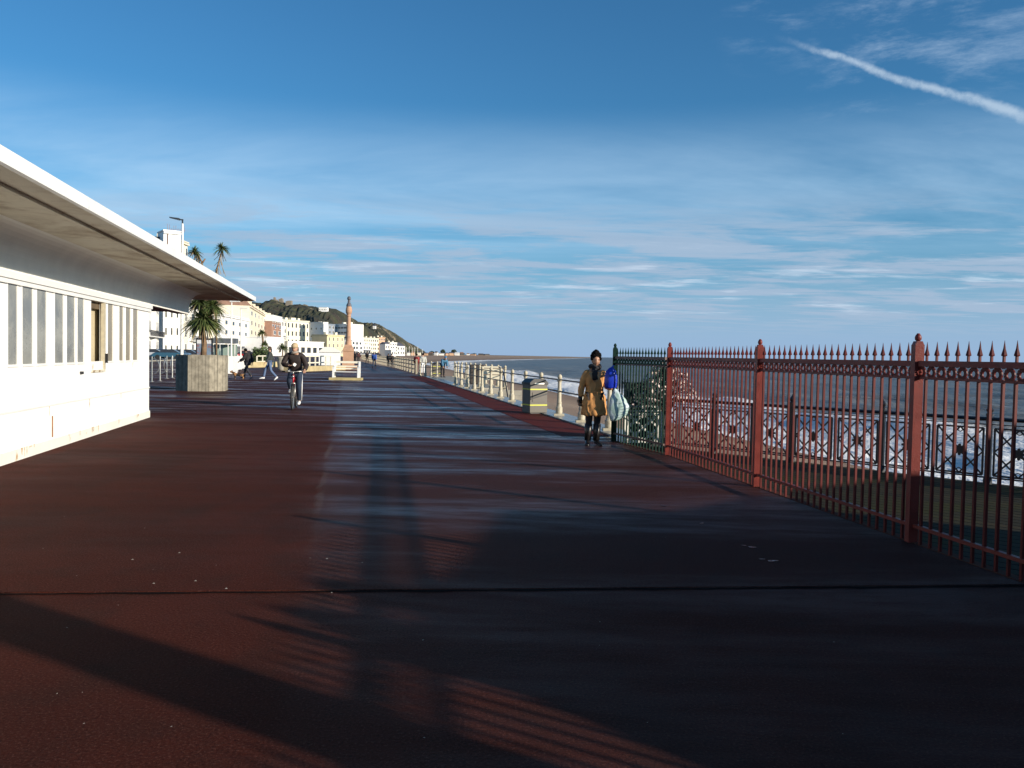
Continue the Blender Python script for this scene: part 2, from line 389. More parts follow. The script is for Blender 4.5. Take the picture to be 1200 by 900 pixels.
def lerp_tab(tab, y):
    for (y0, x0), (y1, x1) in zip(tab, tab[1:]):
        if y <= y1: return x0+(x1-x0)*(y-y0)/(y1-y0)
    return tab[-1][1]
INNER = [(-40, 7), (10, 2.9), (15, 2.0), (17, 1.9), (40, -2.7), (57, -5.9), (80, -9.9), (104, -16.5), (210, -42), (300, -61), (500, -111), (700, -151), (1000, -171), (1500, -149), (2400, -39), (4000, 121), (7000, 502), (12000, 905)]
WATER = [(-40, 34), (20, 25), (36, 22.5), (47, 20.5), (60, 18.2), (75, 15.5), (125, 9.5), (181, .7), (300, -20), (505, -56), (700, -58), (900, -40), (1362, 13), (2400, 150), (4000, 330), (7000, 720), (12000, 1300)]
BM = bpy.data.materials.new('shingle'); BM.use_nodes = True; t = NT(BM.node_tree); b = t.n['Principled BSDF']
v = t.new('ShaderNodeTexCoord').outputs['Object']
vo = t.new('ShaderNodeTexVoronoi'); t.put(vo.inputs['Vector'], v); vo.inputs['Scale'].default_value = 9
c = t.mix(t.ramp(t.noise(v, .12, 5, .6), .35, .7), (.40, .25, .15, 1), (.48, .34, .22, 1))
c = t.mix(t.math('MULTIPLY', t.ramp(vo.outputs['Distance'], .1, .6), .45), c, (.14, .085, .055, 1))
at = t.new('ShaderNodeAttribute', attribute_name='wetness')
c = t.mix(t.math('MULTIPLY', at.outputs['Fac'], .6), c, (.13, .08, .05, 1))
t.put(b.inputs['Base Color'], c); b.inputs['Roughness'].default_value = .85
bn = t.new('ShaderNodeBump'); bn.inputs['Strength'].default_value = .8; bn.inputs['Distance'].default_value = .04
t.put(bn.inputs['Height'], t.math('ADD', vo.outputs['Distance'], t.noise(v, 2, 5, .7))); t.l.new(bn.outputs[0], b.inputs['Normal'])
ys = list(np.concatenate([np.arange(-40, 120, 1.5), np.geomspace(120, 12000, 110)]))
us = [0, .02, .06, .12, .2, .3, .4, .5, .6, .7, .8, .88, .95, 1, 1.08, 1.2, 1.5]
vs = []; wt = []
for y in ys:
    a = lerp_tab(INNER, y); b_ = lerp_tab(WATER, y)
    for u in us:
        x = a+(b_-a)*u
        z = -1.35-3.15*min(u, 1)**1.25-(max(0, u-1))*6
        if u > .02 and u < 1: z += .28*math.sin(u*9+y*.05)*math.exp(-((u-.45)/.3)**2)+.05*math.sin(y*.9+u*20)
        if u == 0: z = -1.3 if y < 58 else -.06
        vs.append((x, y, z)); wt.append(max(0, min(1, (u-.72)/.2)))
n = len(us); mb = MB(); mb.add(vs, [(i*n+k, i*n+k+1, (i+1)*n+k+1, (i+1)*n+k) for i in range(len(ys)-1) for k in range(n-1)])
o = mb.build('beach', BM, smooth=True, fix=False); ctag(o, kind='structure')
at = o.data.attributes.new('wetness', 'FLOAT', 'POINT'); at.data.foreach_set('value', wt)
for p in o.data.polygons: break
bm = bmesh.new(); bm.from_mesh(o.data)
if sum(f.normal.z for f in bm.faces) < 0: bmesh.ops.reverse_faces(bm, faces=bm.faces)
bm.to_mesh(o.data); bm.free()

# ------------------------------------------------------------------ sea
def build_sea():
    rr = np.geomspace(22, 30000, 330); th = np.radians(np.linspace(-32, 88, 430))   # azimuth from +Y towards +X
    Rr, Th = np.meshgrid(rr, th, indexing='ij')
    x = Rr*np.sin(Th)+2; y = Rr*np.cos(Th)
    WY = np.array([p[0] for p in WATER]); WX = np.array([p[1] for p in WATER])
    shore = np.interp(y, WY, WX); off = x-shore; off = off*np.where(y < 60, .80, 1.0)
    z = np.full_like(x, -4.5)
    r2 = np.random.default_rng(3)
    damp = np.clip(1-Rr/2500, 0, 1)
    for i in range(26):
        lam = 2.2*1.17**i
        if lam > 60: break
        amp = .018*lam**.62*(1 if lam < 30 else .7)
        a = R(200)+r2.normal()*.55; kx, ky = math.cos(a)*2*math.pi/lam, math.sin(a)*2*math.pi/lam
        ph = r2.uniform(0, 6.28); step = Rr*(math.log(30000/22)/330)
        vis = np.clip(1.6-step/lam*3.0, 0, 1)
        s_ = np.sin(x*kx+y*ky+ph+.6*np.sin(x*.03+y*.02+i))
        z += amp*damp*vis*(s_+.35*s_*np.abs(s_))
    # swells that rise and break parallel to the beach
    warp = 3.0*np.sin(y*.045+1)+1.5*np.sin(y*.11+x*.03)
    brk = np.zeros_like(x)
    for pos, h_, w_ in ((9, .45, 2.2), (20, .75, 3.0), (34, .65, 3.6), (52, .5, 4.5), (75, .35, 5)):
        g_ = np.exp(-((off-pos-warp*(1+pos*.01))/w_)**2)*(0.55+.45*np.sin(y*.035+pos*2.1))
        z += h_*g_; brk = np.maximum(brk, g_*(1 if pos < 60 else .6))
    z += .5*np.exp(-np.clip(off+2, 0, None)/8)*(off > -2)*.2
    z = np.where(off < 1.5, np.minimum(z, -4.42-.05*(1.5-off)), z)
    m_, n_ = x.shape
    verts = np.stack([x, y, z], -1).reshape(-1, 3)
    idx = np.arange(m_*n_).reshape(m_, n_)
    faces = np.stack([idx[:-1, :-1], idx[:-1, 1:], idx[1:, 1:], idx[1:, :-1]], -1).reshape(-1, 4)
    keep = (off.reshape(-1)[faces].max(1) > -6)
    faces = faces[keep]
    me = bpy.data.meshes.new('sea'); me.from_pydata(verts.tolist(), [], faces.tolist()); me.update()
    me.polygons.foreach_set('use_smooth', [True]*len(me.polygons))
    at = me.attributes.new('shore', 'FLOAT', 'POINT'); at.data.foreach_set('value', off.reshape(-1).astype(np.float32))
    at = me.attributes.new('breaker', 'FLOAT', 'POINT'); at.data.foreach_set('value', brk.reshape(-1).astype(np.float32))
    bm = bmesh.new(); bm.from_mesh(me)
    if sum(f.normal.z for f in bm.faces) < 0: bmesh.ops.reverse_faces(bm, faces=bm.faces)
    bm.to_mesh(me); bm.free()
    o = bpy.data.objects.new('sea', me); COL.objects.link(o); ctag(o, kind='structure')
    m = bpy.data.materials.new('sea_water'); m.use_nodes = True; t = NT(m.node_tree); b = t.n['Principled BSDF']
    v = t.new('ShaderNodeTexCoord').outputs['Object']
    sh_ = t.new('ShaderNodeAttribute', attribute_name='shore').outputs['Fac']
    br_ = t.new('ShaderNodeAttribute', attribute_name='breaker').outputs['Fac']
    n1 = t.noise(v, .25, 7, .68, .6); n2 = t.noise(v, 1.6, 6, .7, .8); n3 = t.noise(t.mapping(v, (.05, .022, 1)), 1, 5, .6, .3)
    near = t.ramp(sh_, 4, 36, 1, 0)
    thr = t.math('ADD', t.math('MULTIPLY', near, .88), t.math('MULTIPLY', br_, .26))
    fo = t.math('ADD', t.math('ADD', t.math('MULTIPLY', n1, .55), t.math('MULTIPLY', n2, .45)), thr)
    foam = t.ramp(fo, .80, .98)
    geo = t.new('ShaderNodeSeparateXYZ'); t.put(geo.inputs[0], v)
    caps = t.math('MULTIPLY', t.ramp(n3, .62, .70), t.ramp(n2, .5, .62))
    caps = t.math('MULTIPLY', caps, t.ramp(geo.outputs[2], -4.45, -4.0, .1, 1))
    far_surf = t.math('MULTIPLY', t.ramp(sh_, 4, 46, 1, 0), t.ramp(geo.outputs[1], 250, 600))
    foam = t.math('MAXIMUM', t.math('MAXIMUM', foam, caps), t.math('MULTIPLY', far_surf, .9))
    water = t.mix(t.ramp(sh_, 10, 90), (.21, .17, .12, 1), (.13, .12, .10, 1))
    water = t.mix(t.ramp(t.noise(v, .04, 4, .6), .35, .7), water, (.10, .095, .085, 1))
    t.put(b.inputs['Base Color'], t.mix(foam, water, (.80, .79, .77, 1)))
    t.put(b.inputs['Roughness'], t.ramp(foam, 0, 1, .36, .8, False)); b.inputs['IOR'].default_value = 1.33
    bn = t.new('ShaderNodeBump'); bn.inputs['Strength'].default_value = 1.0; bn.inputs['Distance'].default_value = .22
    hh = t.math('ADD', t.noise(v, .9, 6, .62, .3), t.math('MULTIPLY', foam, .25))
    t.put(bn.inputs['Height'], hh)
    bn2 = t.new('ShaderNodeBump'); bn2.inputs['Strength'].default_value = 1.0; bn2.inputs['Distance'].default_value = 1.6
    t.put(bn2.inputs['Height'], t.noise(t.mapping(v, (.10, .05, 1), (0, 0, .35)), 1, 6, .62)); t.l.new(bn.outputs[0], bn2.inputs['Normal'])
    t.l.new(bn2.outputs[0], b.inputs['Normal'])
    me.materials.append(m)
build_sea()
#%%PART2

# ------------------------------------------------------------------ white seafront shelter
WA = gz(0, 546); WB = gz(174.5, 489); wdir = (WB-WA).normalized(); wn_ = Vector((wdir.y, -wdir.x, 0))   # normal towards the promenade
S0 = -8.6; LEN = (WB-WA).length
ang = math.atan2(wdir.y, wdir.x)
shel = empty('seafront_shelter', WA, ang, 'white flat roofed seafront shelter with deep overhanging canopy and narrow windows', 'shelter')
# local frame: x along the wall (away), -y towards the promenade
def wall_s(px):
    d = ray(px, 450); a = WA
    # intersect horizontally (py has almost no effect) with wall plane
    M = np.array([[d.x, -wdir.x], [d.y, -wdir.y]]); t_ = np.linalg.solve(M, np.array([a.x, a.y])); return t_[1]
def wall_sp(px, py):
    d = ray(px, py); M = np.array([[d.x, -wdir.x], [d.y, -wdir.y]]); return np.linalg.solve(M, np.array([WA.x, WA.y]))[1]
panes = [(9, 20), (26, 38), (43, 54), (64, 74), (78, 87.5), (90.5, 98), (107, 121), (126, 132), (139.5, 144), (147, 152.5), (155.5, 161)]
PS = [(wall_sp(a, 400), wall_sp(b, 400)) for a, b in panes]
SILL = 1.30; HEAD = 2.36; TOP = 2.52
xs0, xs1 = S0, LEN
mb = MB()
mb.box(xs0, xs1, 0, .07, 0, SILL)                     # dado wall
mb.box(xs0, xs1, .002, .068, HEAD, TOP)               # head
cur = xs0
# windows nearer than the picture edge repeat the same rhythm
extra = []
k = PS[0][0]-.55
while k-.95*3 > xs0+.6:
    for q in range(3): extra.append((k-.75, k)); k -= .93
    k -= .35
allp = sorted(extra+PS)
for a, b in allp:
    mb.box(cur, a, .004, .066, SILL, HEAD); cur = b
mb.box(cur, xs1, .004, .066, SILL, HEAD)
mb.box(xs1-.16, xs1-.002, .071, 3.6, 0, TOP)           # end wall going inland
mb.box(xs0, xs1-.2, 3.45, 3.6, 0, TOP)
mb.build('wall', WHITE, shel)
mb = MB(); mb.box(xs0, xs1+.03, -.018, 0, 0, .15); mb.box(xs1, xs1+.03, 0, 3.6, 0, .17); mb.build('plinth', RUST, shel)
mb = MB()
mb.box(xs0, xs1+.05, -.06, .0, TOP-.09, TOP); mb.box(xs0, xs1+.03, -.035, .0, TOP-.155, TOP-.092)
mb.box(xs0, xs1, -.02, 0, .66, .685)
mb.build('cornice', WHITE_G, shel)
GL = mat('salt_hazed_glass', (.28, .28, .25), .25, .25, 1.6, 0, 40, 0, .5, col2=(.17, .175, .17), c2s=1.3, c2lo=.4, c2hi=.7)
GL2 = mat('tinted_glass', (.27, .23, .155), .25, .2, 1.6)
for i, (a, b) in enumerate(allp):
    if (a, b) == PS[6]:
        continue
    fr = MB(); th_ = .022
    fr.box(a-.03, a, -.006, .05, SILL, HEAD); fr.box(b, b+.03, -.006, .05, SILL, HEAD)
    fr.box(a-.03, b+.03, -.012, .05, HEAD, HEAD+.03); fr.box(a-.03, b+.03, -.016, .05, SILL-.035, SILL)
    f = fr.build('window_frame', WHITE_G, shel)
    g = MB().box(a, b, .004, .010, SILL, HEAD).build('pane', GL2 if (a, b) in PS[7:] else GL, f)
RS = mat('rust_run', (.46, .27, .12), .85, .3, 14, col2=(.70, .62, .48), c2s=22, c2lo=.42, c2hi=.6)
rw = random.Random(8)
for k in range(15):
    x = rw.uniform(0, LEN-.2); z = rw.choice([.16, .16, .16, .655, SILL-.05]); w_ = rw.uniform(.008, .03); l_ = rw.uniform(.05, .16) if z < .2 else rw.uniform(.05, .22)
    zz = max(.01, z-l_); y_ = -.0205 if z < .2 else -.002
    MB().add([(x-w_, y_, z), (x+w_*1.2, y_, z), (x+w_*.7, y_, zz+l_*.35), (x+w_*.15, y_, zz), (x-w_*.5, y_, zz+l_*.3)], [(0, 1, 2, 3, 4)]).build('rust_stain', RS, shel)
# the open window with its casement swung inwards and the sunlit wall inside
a, b = PS[6]
mb = MB(); mb.box(a-.25, b+2.9, 0.17, 0.23, .3, TOP); mb.box(b+2.9, b+2.96, .08, .23, .3, TOP)
mb.build('inner_wall', mat('inner_cream', (.50, .43, .29), .8, .12, 1.2), shel)
mb = MB(); mb.box(a-.3, b+2.9, .075, .165, HEAD-.12, HEAD+.01); mb.build('inner_ceiling', mat('inner_timber', (.12, .085, .05), .8, .2, 3), shel)
mb = MB(); mb.box(a-.03, b+.03, -.03, .16, SILL-.19, SILL-.15); mb.build('sill', mat('flaked_sill', (.62, .58, .46), .8, .1, 8, col2=(.30, .22, .13), c2s=7, c2lo=.5, c2hi=.6), shel)
mb = MB(); mb.box(b-.03, b+.045, -.03, .03, SILL-.15, HEAD); mb.build('open_casement', CREAMP, shel)
mb = MB(); mb.box(b+.0, b+.02, -.075, -.03, SILL-.03, SILL+.14); mb.build('casement_handle', BLACK, shel)
mb = MB(); s_ = wall_sp(94, 447); mb.tube([(s_, -.05, 1.12), (s_, 0, 1.12)], .025, 10); mb.build('wall_fitting', BLACK, shel)
mb = MB(); s_ = wall_sp(61, 507); mb.box(s_-.012, s_+.012, -.012, 0, .18, .50); mb.build('drip_pipe', mat('rusty_iron', (.30, .13, .05), .8, .3, 8), shel)
# canopy
OV = 1.50; XE = (gy(293, 349, 25.7)-WA).dot(wdir)+.2; YE = 0
CZ = 3.09
mb = MB()
mb.box(xs0, XE, -OV+.03, 3.9, CZ, CZ+.115)
sb = mb.build('canopy', SOFFIT, shel)
mb = MB(); mb.box(xs0, XE+.03, -OV-.03, -OV+.03, CZ-.012, CZ+.125); mb.box(XE, XE+.03, -OV+.03, 3.9, CZ-.012, CZ+.125)
mb.box(xs0, XE, -OV+.03, 3.9, CZ+.116, CZ+.13)
mb.build('fascia', WHITE_G, shel)
mb = MB(); mb.box(xs0, XE-.02, -OV+.36, -OV+.42, CZ-.035, CZ-.001); mb.build('drip_strip', SOFFIT, shel)
mb = MB(); FX = wall_sp(221, 356)
pr = [(-.01, TOP+.001)]+[(-.01-.34*(1-math.cos(k*math.pi/16)), TOP+.14+.429*math.sin(k*math.pi/16)) for k in range(9)]+[(.15, CZ-.001), (.15, TOP+.001)]
n = len(pr); mb.add([(xs0, y, z) for y, z in pr]+[(FX, y, z) for y, z in pr], [tuple(range(n)), tuple(range(2*n-1, n-1, -1))]+[(i, i+n, (i+1) % n+n, (i+1) % n) for i in range(n)])
mb.build('eaves_cove', mat('cove_paint', (.86, .84, .78), .7, .06, 2), shel)
mb = MB(); mb.box(xs1+.0, FX-.1, .16, .30, TOP+.0, CZ-.002); mb.box(xs1+.05, xs1+.11, .30, 3.3, TOP+.01, CZ-.003)
mb.box(xs1+.12, FX-.1, .31, 2.2, TOP+.05, TOP+.12)
mb.build('red_soffit_panel', mat('deep_red_panel', (.13, .012, .018), .6, .15, 3), shel)
mb = MB(); mb.tube([(FX-.25, 2.9, 0), (FX-.25, 2.9, CZ)], .05, 10); mb.build('canopy_post', WHITE_G, shel)

# ------------------------------------------------------------------ red railings of the pier gate
def fence_post(name, p, top, m, parent, z0=0, w_=.088):
    mb = MB(); mb.box(p.x-w_/2, p.x+w_/2, p.y-w_/2, p.y+w_/2, z0, top-.09)
    mb.prism([(p.x-w_/2, top-.09), (p.x+w_/2, top-.09), (p.x+w_*.32, top-.06), (p.x-w_*.32, top-.06)], p.y-w_*.4, p.y+w_*.4)
    mb.lathe([(.022, 0), (.016, .012), (.026, .024), (.028, .040), (.024, .056), (.010, .078)], (p.x, p.y, top-.07), 12)
    o = mb.build(name, m, parent)
    return o
def fence_run(root, pts, m, mrail, spacing=.125, name='bar_grille', top=1.73):
    for a, b in zip(pts, pts[1:]):
        L = (b-a).length; n = round(L/spacing); d = (b-a)/n; u_ = (b-a).normalized(); pn = Vector((-u_.y, u_.x, 0))
        mb = MB(); sp = mb; rg = mb
        for i in range(1, n):
            p = a+d*i; j_ = (random.random()-.5)*.004
            mb.bar(p+Vector((0, 0, -.02)), p+Vector((j_, 0, 1.44)), .021, .021, up=pn)
            mb.bar(p+Vector((0, 0, 1.52)), p+Vector((j_, j_, top-.115)), .016, .016, up=pn)
            c = p+Vector((j_, j_, top-.115))
            sp.lathe([(.007, -.02), (.008, -.002), (.022, .002), (.023, .010), (.010, .055), (.001, .118)], c, 6, sx=1, sy=1)
        for i in range(n):
            c = a+d*(i+.5)+Vector((0, 0, 1.475)); r_ = .040
            P = [c+u_*math.cos(q*math.pi/7)*r_+Vector((0, 0, math.sin(q*math.pi/7)*r_)) for q in range(15)]
            for q in range(14): rg.bar(P[q], P[q+1], .030, .012, up=pn)
        mb.build(name, m, root)
        mb = MB(); e = u_*.05
        mb.bar(a+e+Vector((0, 0, 1.548)), b-e+Vector((0, 0, 1.548)), .05, .048); mb.build('top_rail', mrail, root)
        mb = MB(); mb.bar(a+e+Vector((0, 0, 1.425)), b-e+Vector((0, 0, 1.425)), .030, .02); mb.build('middle_rail', mrail, root)
        mb = MB(); mb.bar(a+e+Vector((0, 0, .15)), b-e+Vector((0, 0, .15)), .045, .03); mb.build('bottom_rail', mrail, root)
red = empty('red_railing', FP[6], 0, 'red oxide painted iron railing with spear tops running along the promenade edge', 'railing')
off = FP[6]
loc = [p-off for p in FP]
fence_run(red, loc[:9], REDB, REDP)
for p in loc[:9]:
    o = fence_post('post', p, 1.80, REDP, red, w_=.078)
    d = Vector((-.97, -.2, 0)) ; mb = MB()
    for k in range(6):
        a_ = k*math.pi/3; c = p+Vector((0, -.043, 1.475)); mb.ball(c+Vector((math.cos(a_)*.018, 0, math.sin(a_)*.018)), .009, 6, 4)
    mb.build('rosette', REDP, o)
grn = empty('green_railing', FP[9], 0, 'dark green spear topped gate section beyond the red railing beside the woman', 'railing')
gl = [FP[8]+(FP[9]-FP[8]).normalized()*.06-FP[9], Vector((0, 0, 0))]
fence_run(grn, gl, GREENP, mat('brown_rail_paint', (.10, .052, .042), .5, .2, 5), .112)
fence_post('post', gl[1], 1.80, GREENP, grn, w_=.075)

# ------------------------------------------------------------------ pier deck with lattice railing
DK = bpy.data.materials.new('pier_boards'); DK.use_nodes = True; t = NT(DK.node_tree); b = t.n['Principled BSDF']
v = t.new('ShaderNodeTexCoord').outputs['Object']
rv = t.mapping(v, (1, 1, 1), (0, 0, R(44)))
s = t.new('ShaderNodeSeparateXYZ'); t.put(s.inputs[0], rv)
fr = t.math('FRACT', t.math('MULTIPLY', s.outputs[1], 1/.19))
gap = t.math('MAXIMUM', t.ramp(fr, .0, .16, 1, 0), t.ramp(fr, .88, 1.0, 0, 1))
idn = t.math('FLOOR', t.math('MULTIPLY', s.outputs[1], 1/.19))
wn = t.new('ShaderNodeTexWhiteNoise', noise_dimensions='1D'); t.put(wn.inputs['W'], idn)
c = t.mix(wn.outputs[0], (.024, .022, .012, 1), (.046, .036, .017, 1))
c = t.mix(t.ramp(t.noise(v, .8, 5, .6), .45, .65), c, (.038, .036, .008, 1))
c = t.mix(t.math('MULTIPLY', gap, .85), c, (.012, .012, .010, 1)); t.put(b.inputs['Base Color'], c)
b.inputs['Roughness'].default_value = .85; b.inputs['Specular IOR Level'].default_value = .12
bn = t.new('ShaderNodeBump'); bn.inputs['Strength'].default_value = 1; bn.inputs['Distance'].default_value = .02
t.put(bn.inputs['Height'], t.math('SUBTRACT', t.math('MULTIPLY', t.noise(v, 30, 3, .6), .2), gap)); t.l.new(bn.outputs[0], b.inputs['Normal'])
RD = Vector((.699, -.715, 0)); RP0 = Vector((3.57, 14.53, -.1))
def rp(k): return RP0+RD*1.45*k
mb = MB(); dp = [(p.x+.065, p.y) for p in FP]+[(2.05, 15.75)]+[(rp(-1).x+.05, rp(-1).y+.1), (rp(14).x+.1, rp(14).y+.1), (22, -25), (6.45, -25)]
dp = dp[::-1]
n = len(dp); mb.add([(x, y, -.1) for x, y in dp]+[(x, y, -.45) for x, y in dp], [tuple(range(n)), tuple(range(2*n-1, n-1, -1))]+[(i, i+n, (i+1) % n+n, (i+1) % n) for i in range(n)])
o = mb.build('pier_deck', DK); ctag(o, kind='structure')
bm = bmesh.new(); bm.from_mesh(o.data); bmesh.ops.triangulate(bm, faces=[f for f in bm.faces if len(f.verts) > 4]); bm.to_mesh(o.data); bm.free()
mb = MB()
for k in range(-1, 14, 2):
    p = rp(k)-Vector((.25, .25, 0)); mb.tube([(p.x, p.y, -6.5), (p.x, p.y, -.45)], .16, 10)
mb.build('pier_piles', mat('pier_iron', (.05, .04, .035), .8, .3, 3)); ctag(bpy.data.objects['pier_piles'], kind='structure')
mb = MB(); a = FP[3]+Vector((.0, 0, 0)); 
for p, q_ in zip(FP[:-1], FP[1:]): mb.bar(p+Vector((.03, 0, -.02)), q_+Vector((.03, 0, -.02)), .10, .05)
o = mb.build('path_kerb', mat('damp_kerb', (.09, .04, .028), .9, .25, 4, .4, 60, spec=.05)); ctag(o, kind='structure')

def lattice(mb, w_, z0, z1, x0, T=.024):
    """one open square of ironwork in local x/z, starting at x0"""
    x1 = x0+w_; cx_ = (x0+x1)/2; cz = (z0+z1)/2; pass
    mb.bar((x0, 0, z0), (x0, 0, z1), T, T, up=(0, 1, 0)); mb.bar((x1, 0, z0), (x1, 0, z1), T, T, up=(0, 1, 0))
    mb.bar((x0, 0, z0), (x1, 0, z0), T, T); mb.bar((x0, 0, z1), (x1, 0, z1), T, T)
    mb.bar((x0, .003, z0), (x1, .003, z1), T*.9, T*.7, up=(0, 1, 0)); mb.bar((x0, -.003, z1), (x1, -.003, z0), T*.9, T*.7, up=(0, 1, 0))
    q = .22
    for sx_, sz_ in ((1, 0), (-1, 0), (0, 1), (0, -1)): pass
    hx = w_/2*.62; hz_ = (z1-z0)/2*.62
    pts = [(cx_-hx*1.0, z1), (x1, cz+hz_*.0)]
    for (ax, az), (bx, bz) in (((cx_, z1), (x1, cz)), ((x1, cz), (cx_, z0)), ((cx_, z0), (x0, cz)), ((x0, cz), (cx_, z1))):
        mb.bar((ax, .006, az), (bx, .006, bz), T*.8, T*.7, up=(0, 1, 0))
    mb.ring((cx_, 0, z1-.035), .032, .012, n=10); mb.ring((cx_, 0, z0+.035), .032, .012, n=10)
def rosette(mb, cx_, cz, r=.085):
    pts = []
    for k in range(32):
        a_ = 2*math.pi*k/32; rr_ = r*(.62+.38*abs(math.cos(a_*4))**.7); pts.append((cx_+rr_*math.cos(a_), cz+rr_*math.sin(a_)))
    mb.prism(pts, -.014, .014)
rail = empty('lattice_railing', rp(-1), math.atan2(RD.y, RD.x), 'black cast iron lattice railing with star rosettes along the outer edge of the pier deck', 'railing')
for k in range(0, 16):
    x0 = 1.45*k
    mb = MB(); mb.box(x0-.035, x0+.035, -.035, .035, 0, .98); mb.lathe([(.05, 0), (.05, .02), (.03, .035), (.045, .06), (.05, .08), (.03, .11), (.012, .135), (.004, .16)], (x0, 0, .95), 10)
    mb.lathe([(.06, 0), (.06, .06), (.045, .1)], (x0, 0, 0), 8); mb.build('post', BLACKM, rail)
    if k < 15:
        mb = MB()
        lattice(mb, .60, .12, .77, x0+.07); lattice(mb, .60, .12, .77, x0+.78)
        mb.bar((x0+.725, 0, 0), (x0+.725, 0, .88), .03, .03, up=(0, 1, 0))
        pnl = mb.build('lattice_panel', BLACKM, rail)
        mb = MB(); rosette(mb, x0+.37, .445); mb.build('rosette', BLACKM, pnl); mb = MB(); rosette(mb, x0+1.08, .445); mb.build('rosette', BLACKM, pnl)
mb = MB(); mb.tube([(0, 0, .90), (1.45*15, 0, .90)], .026, 8); mb.build('top_rail', BLACKM, rail)
mb = MB(); mb.bar((0, 0, .09), (1.45*15, 0, .09), .03, .02); mb.bar((0, 0, .825), (1.45*15, 0, .825), .014, .014); mb.build('bottom_rail', BLACKM, rail)
# return panel behind the green gate, strong sunlight put in as pale colour
LATTICE_LIT = mat('sunlit_lattice_tone', (.62, .60, .54), .5, .2, 8)
ret = empty('pale_lattice_screen', (2.10, 15.05, -.1), R(16), 'lattice screen coloured pale as if sunlit, standing behind the green gate section', 'screen')
mb = MB(); lattice(mb, .62, .12, .62, .02, .045)
for z in (.68, .76): mb.bar((-.05, 0, z), (.72, 0, z), .045, .03)
mb.build('lattice_panel', LATTICE_LIT, ret)
MB().box(-.06, -.02, -.02, .02, 0, .86).build('post', LATTICE_LIT, ret); MB().box(.68, .72, -.02, .02, 0, .86).build('post', LATTICE_LIT, ret)
small_cab = empty('equipment_cabinet', (2.52, 15.60, -.1), R(10), 'dark green metal cabinet behind the pale lattice screen and green gate', 'cabinet')
DGM = mat('dark_cabinet_paint', (.014, .022, .020), .6, .3, 4)
MB().box(-.36, .36, -.2, .2, .08, 1.15).build('body', DGM, small_cab); MB().box(-.32, .32, -.215, -.201, .14, 1.08).build('door', DGM, small_cab); MB().box(-.39, .39, -.23, .23, 1.15, 1.19).build('lid', DGM, small_cab); MB().box(-.33, .33, -.17, .17, 0, .08).build('foot', BLACK, small_cab)
# wire tree sculpture hung with metal leaves
art = empty('wire_tree', (2.74, 14.75, -.1), 0, 'wire tree sculpture hung with small shining leaves behind the railings', 'sculpture')
mb = MB(); lf = MB()
WIRE = mat('rusty_wire', (.035, .022, .018), .6, .3, 20); LEAFM = mat('shining_leaf_metal', (.78, .62, .54), .35, .1, 10, metal=.3)
for k in range(8): 
    a_ = k*.785; mb.tube([(math.cos(a_)*.05, math.sin(a_)*.05, 0), (math.cos(a_+.6)*.03, math.sin(a_+.6)*.03, .6), (0, 0, 1.0)], .010, 5)
for k in range(95):
    a_ = random.uniform(0, 6.28); r_ = random.uniform(.15, .80); zt = 1.62-.75*(r_/.8)**1.8+random.uniform(-.12, .05)
    P = [Vector((0, 0, .55+random.random()*.4)), Vector((math.cos(a_)*r_*.4, math.sin(a_)*r_*.4, zt+.02)), Vector((math.cos(a_)*r_*.8, math.sin(a_)*r_*.8, zt)), Vector((math.cos(a_)*r_, math.sin(a_)*r_, zt-.22))]
    mb.tube(P, [.011, .009, .007, .005], 4)
    for q in range(5):
        c = P[1].lerp(P[2], random.random()) if q < 2 else P[2].lerp(P[3], random.random()); c = c+Vector((random.gauss(0, .02), random.gauss(0, .02), random.gauss(0, .03)))
        n1 = Vector((random.gauss(0, 1), random.gauss(0, 1), random.gauss(0, 1))).normalized(); n2 = n1.orthogonal().normalized(); s_ = random.uniform(.018, .034)
        lf.add([c+n1*s_*1.5, c+n2*s_*.7, c-n1*s_*1.5, c-n2*s_*.7], [(0, 1, 2, 3)])
mb.add(lf.v, lf.f, 1); mb.build('wire_branches', [WIRE, LEAFM], art)

# ------------------------------------------------------------------ unseen kiosk and column, invented to cast the promenade shadows
TE = math.tan(SUN_EL); D = 6.5
Uv = Vector((-sh.y, sh.x, 0)); Vv = -sh
def UV(u, v): return Uv*u+Vv*v
def hz_at(v, D_=D): return (v+D_)*TE
KM = mat('kiosk_timber', (.18, .22, .24), .6, .15, 2); 
kio = empty('shadow_kiosk', UV(6.4, -D)+Vector((0, 0, -.1)), math.atan2(Uv.y, Uv.x), 'unseen grey timber kiosk on the deck, invented and shaped to cast a shadow', 'kiosk')
u_c = 6.4
prof = [(3.02, .95), (3.24, 1.9), (3.36, 2.9), (3.50, 3.85), (3.62, 3.7), (3.74, 2.9), (3.90, 2.9), (4.02, 4.0), (4.16, 4.05), (4.34, 3.3), (4.99, 3.45), (7.03, 4.35), (7.96, 2.90), (9.60, 2.45)]  # roof skyline worked back from the shadow outline it has to cast
roofp = [(u-u_c, hz_at(v)+.1) for u, v in prof]
mb = MB(); z_ = min(p[1] for p in roofp)-.08
mb.box(3.02-u_c, 9.55-u_c, -2.6, 0.0, 0, z_) ; mb.build('wall', KM, kio)
mb = MB(); mb.prism([(3.0-u_c, z_)]+roofp+[(9.62-u_c, z_)], -.25, .002); mb.prism([(3.0-u_c, z_), (3.5-u_c, z_+.4), (7.0-u_c, z_+.8), (9.6-u_c, z_+.3), (9.62-u_c, z_)], -2.65, -.25); mb.build('roof', SLATE, kio)
mb = MB(); mb.box(3.6-u_c, 8.9-u_c, .003, .05, .9, 2.1); mb.build('shutter', WOODG, kio)
mb = MB(); mb.box(2.9-u_c, 9.5-u_c, .003, .06, -.0, .2); mb.build('plinth', CONC, kio)
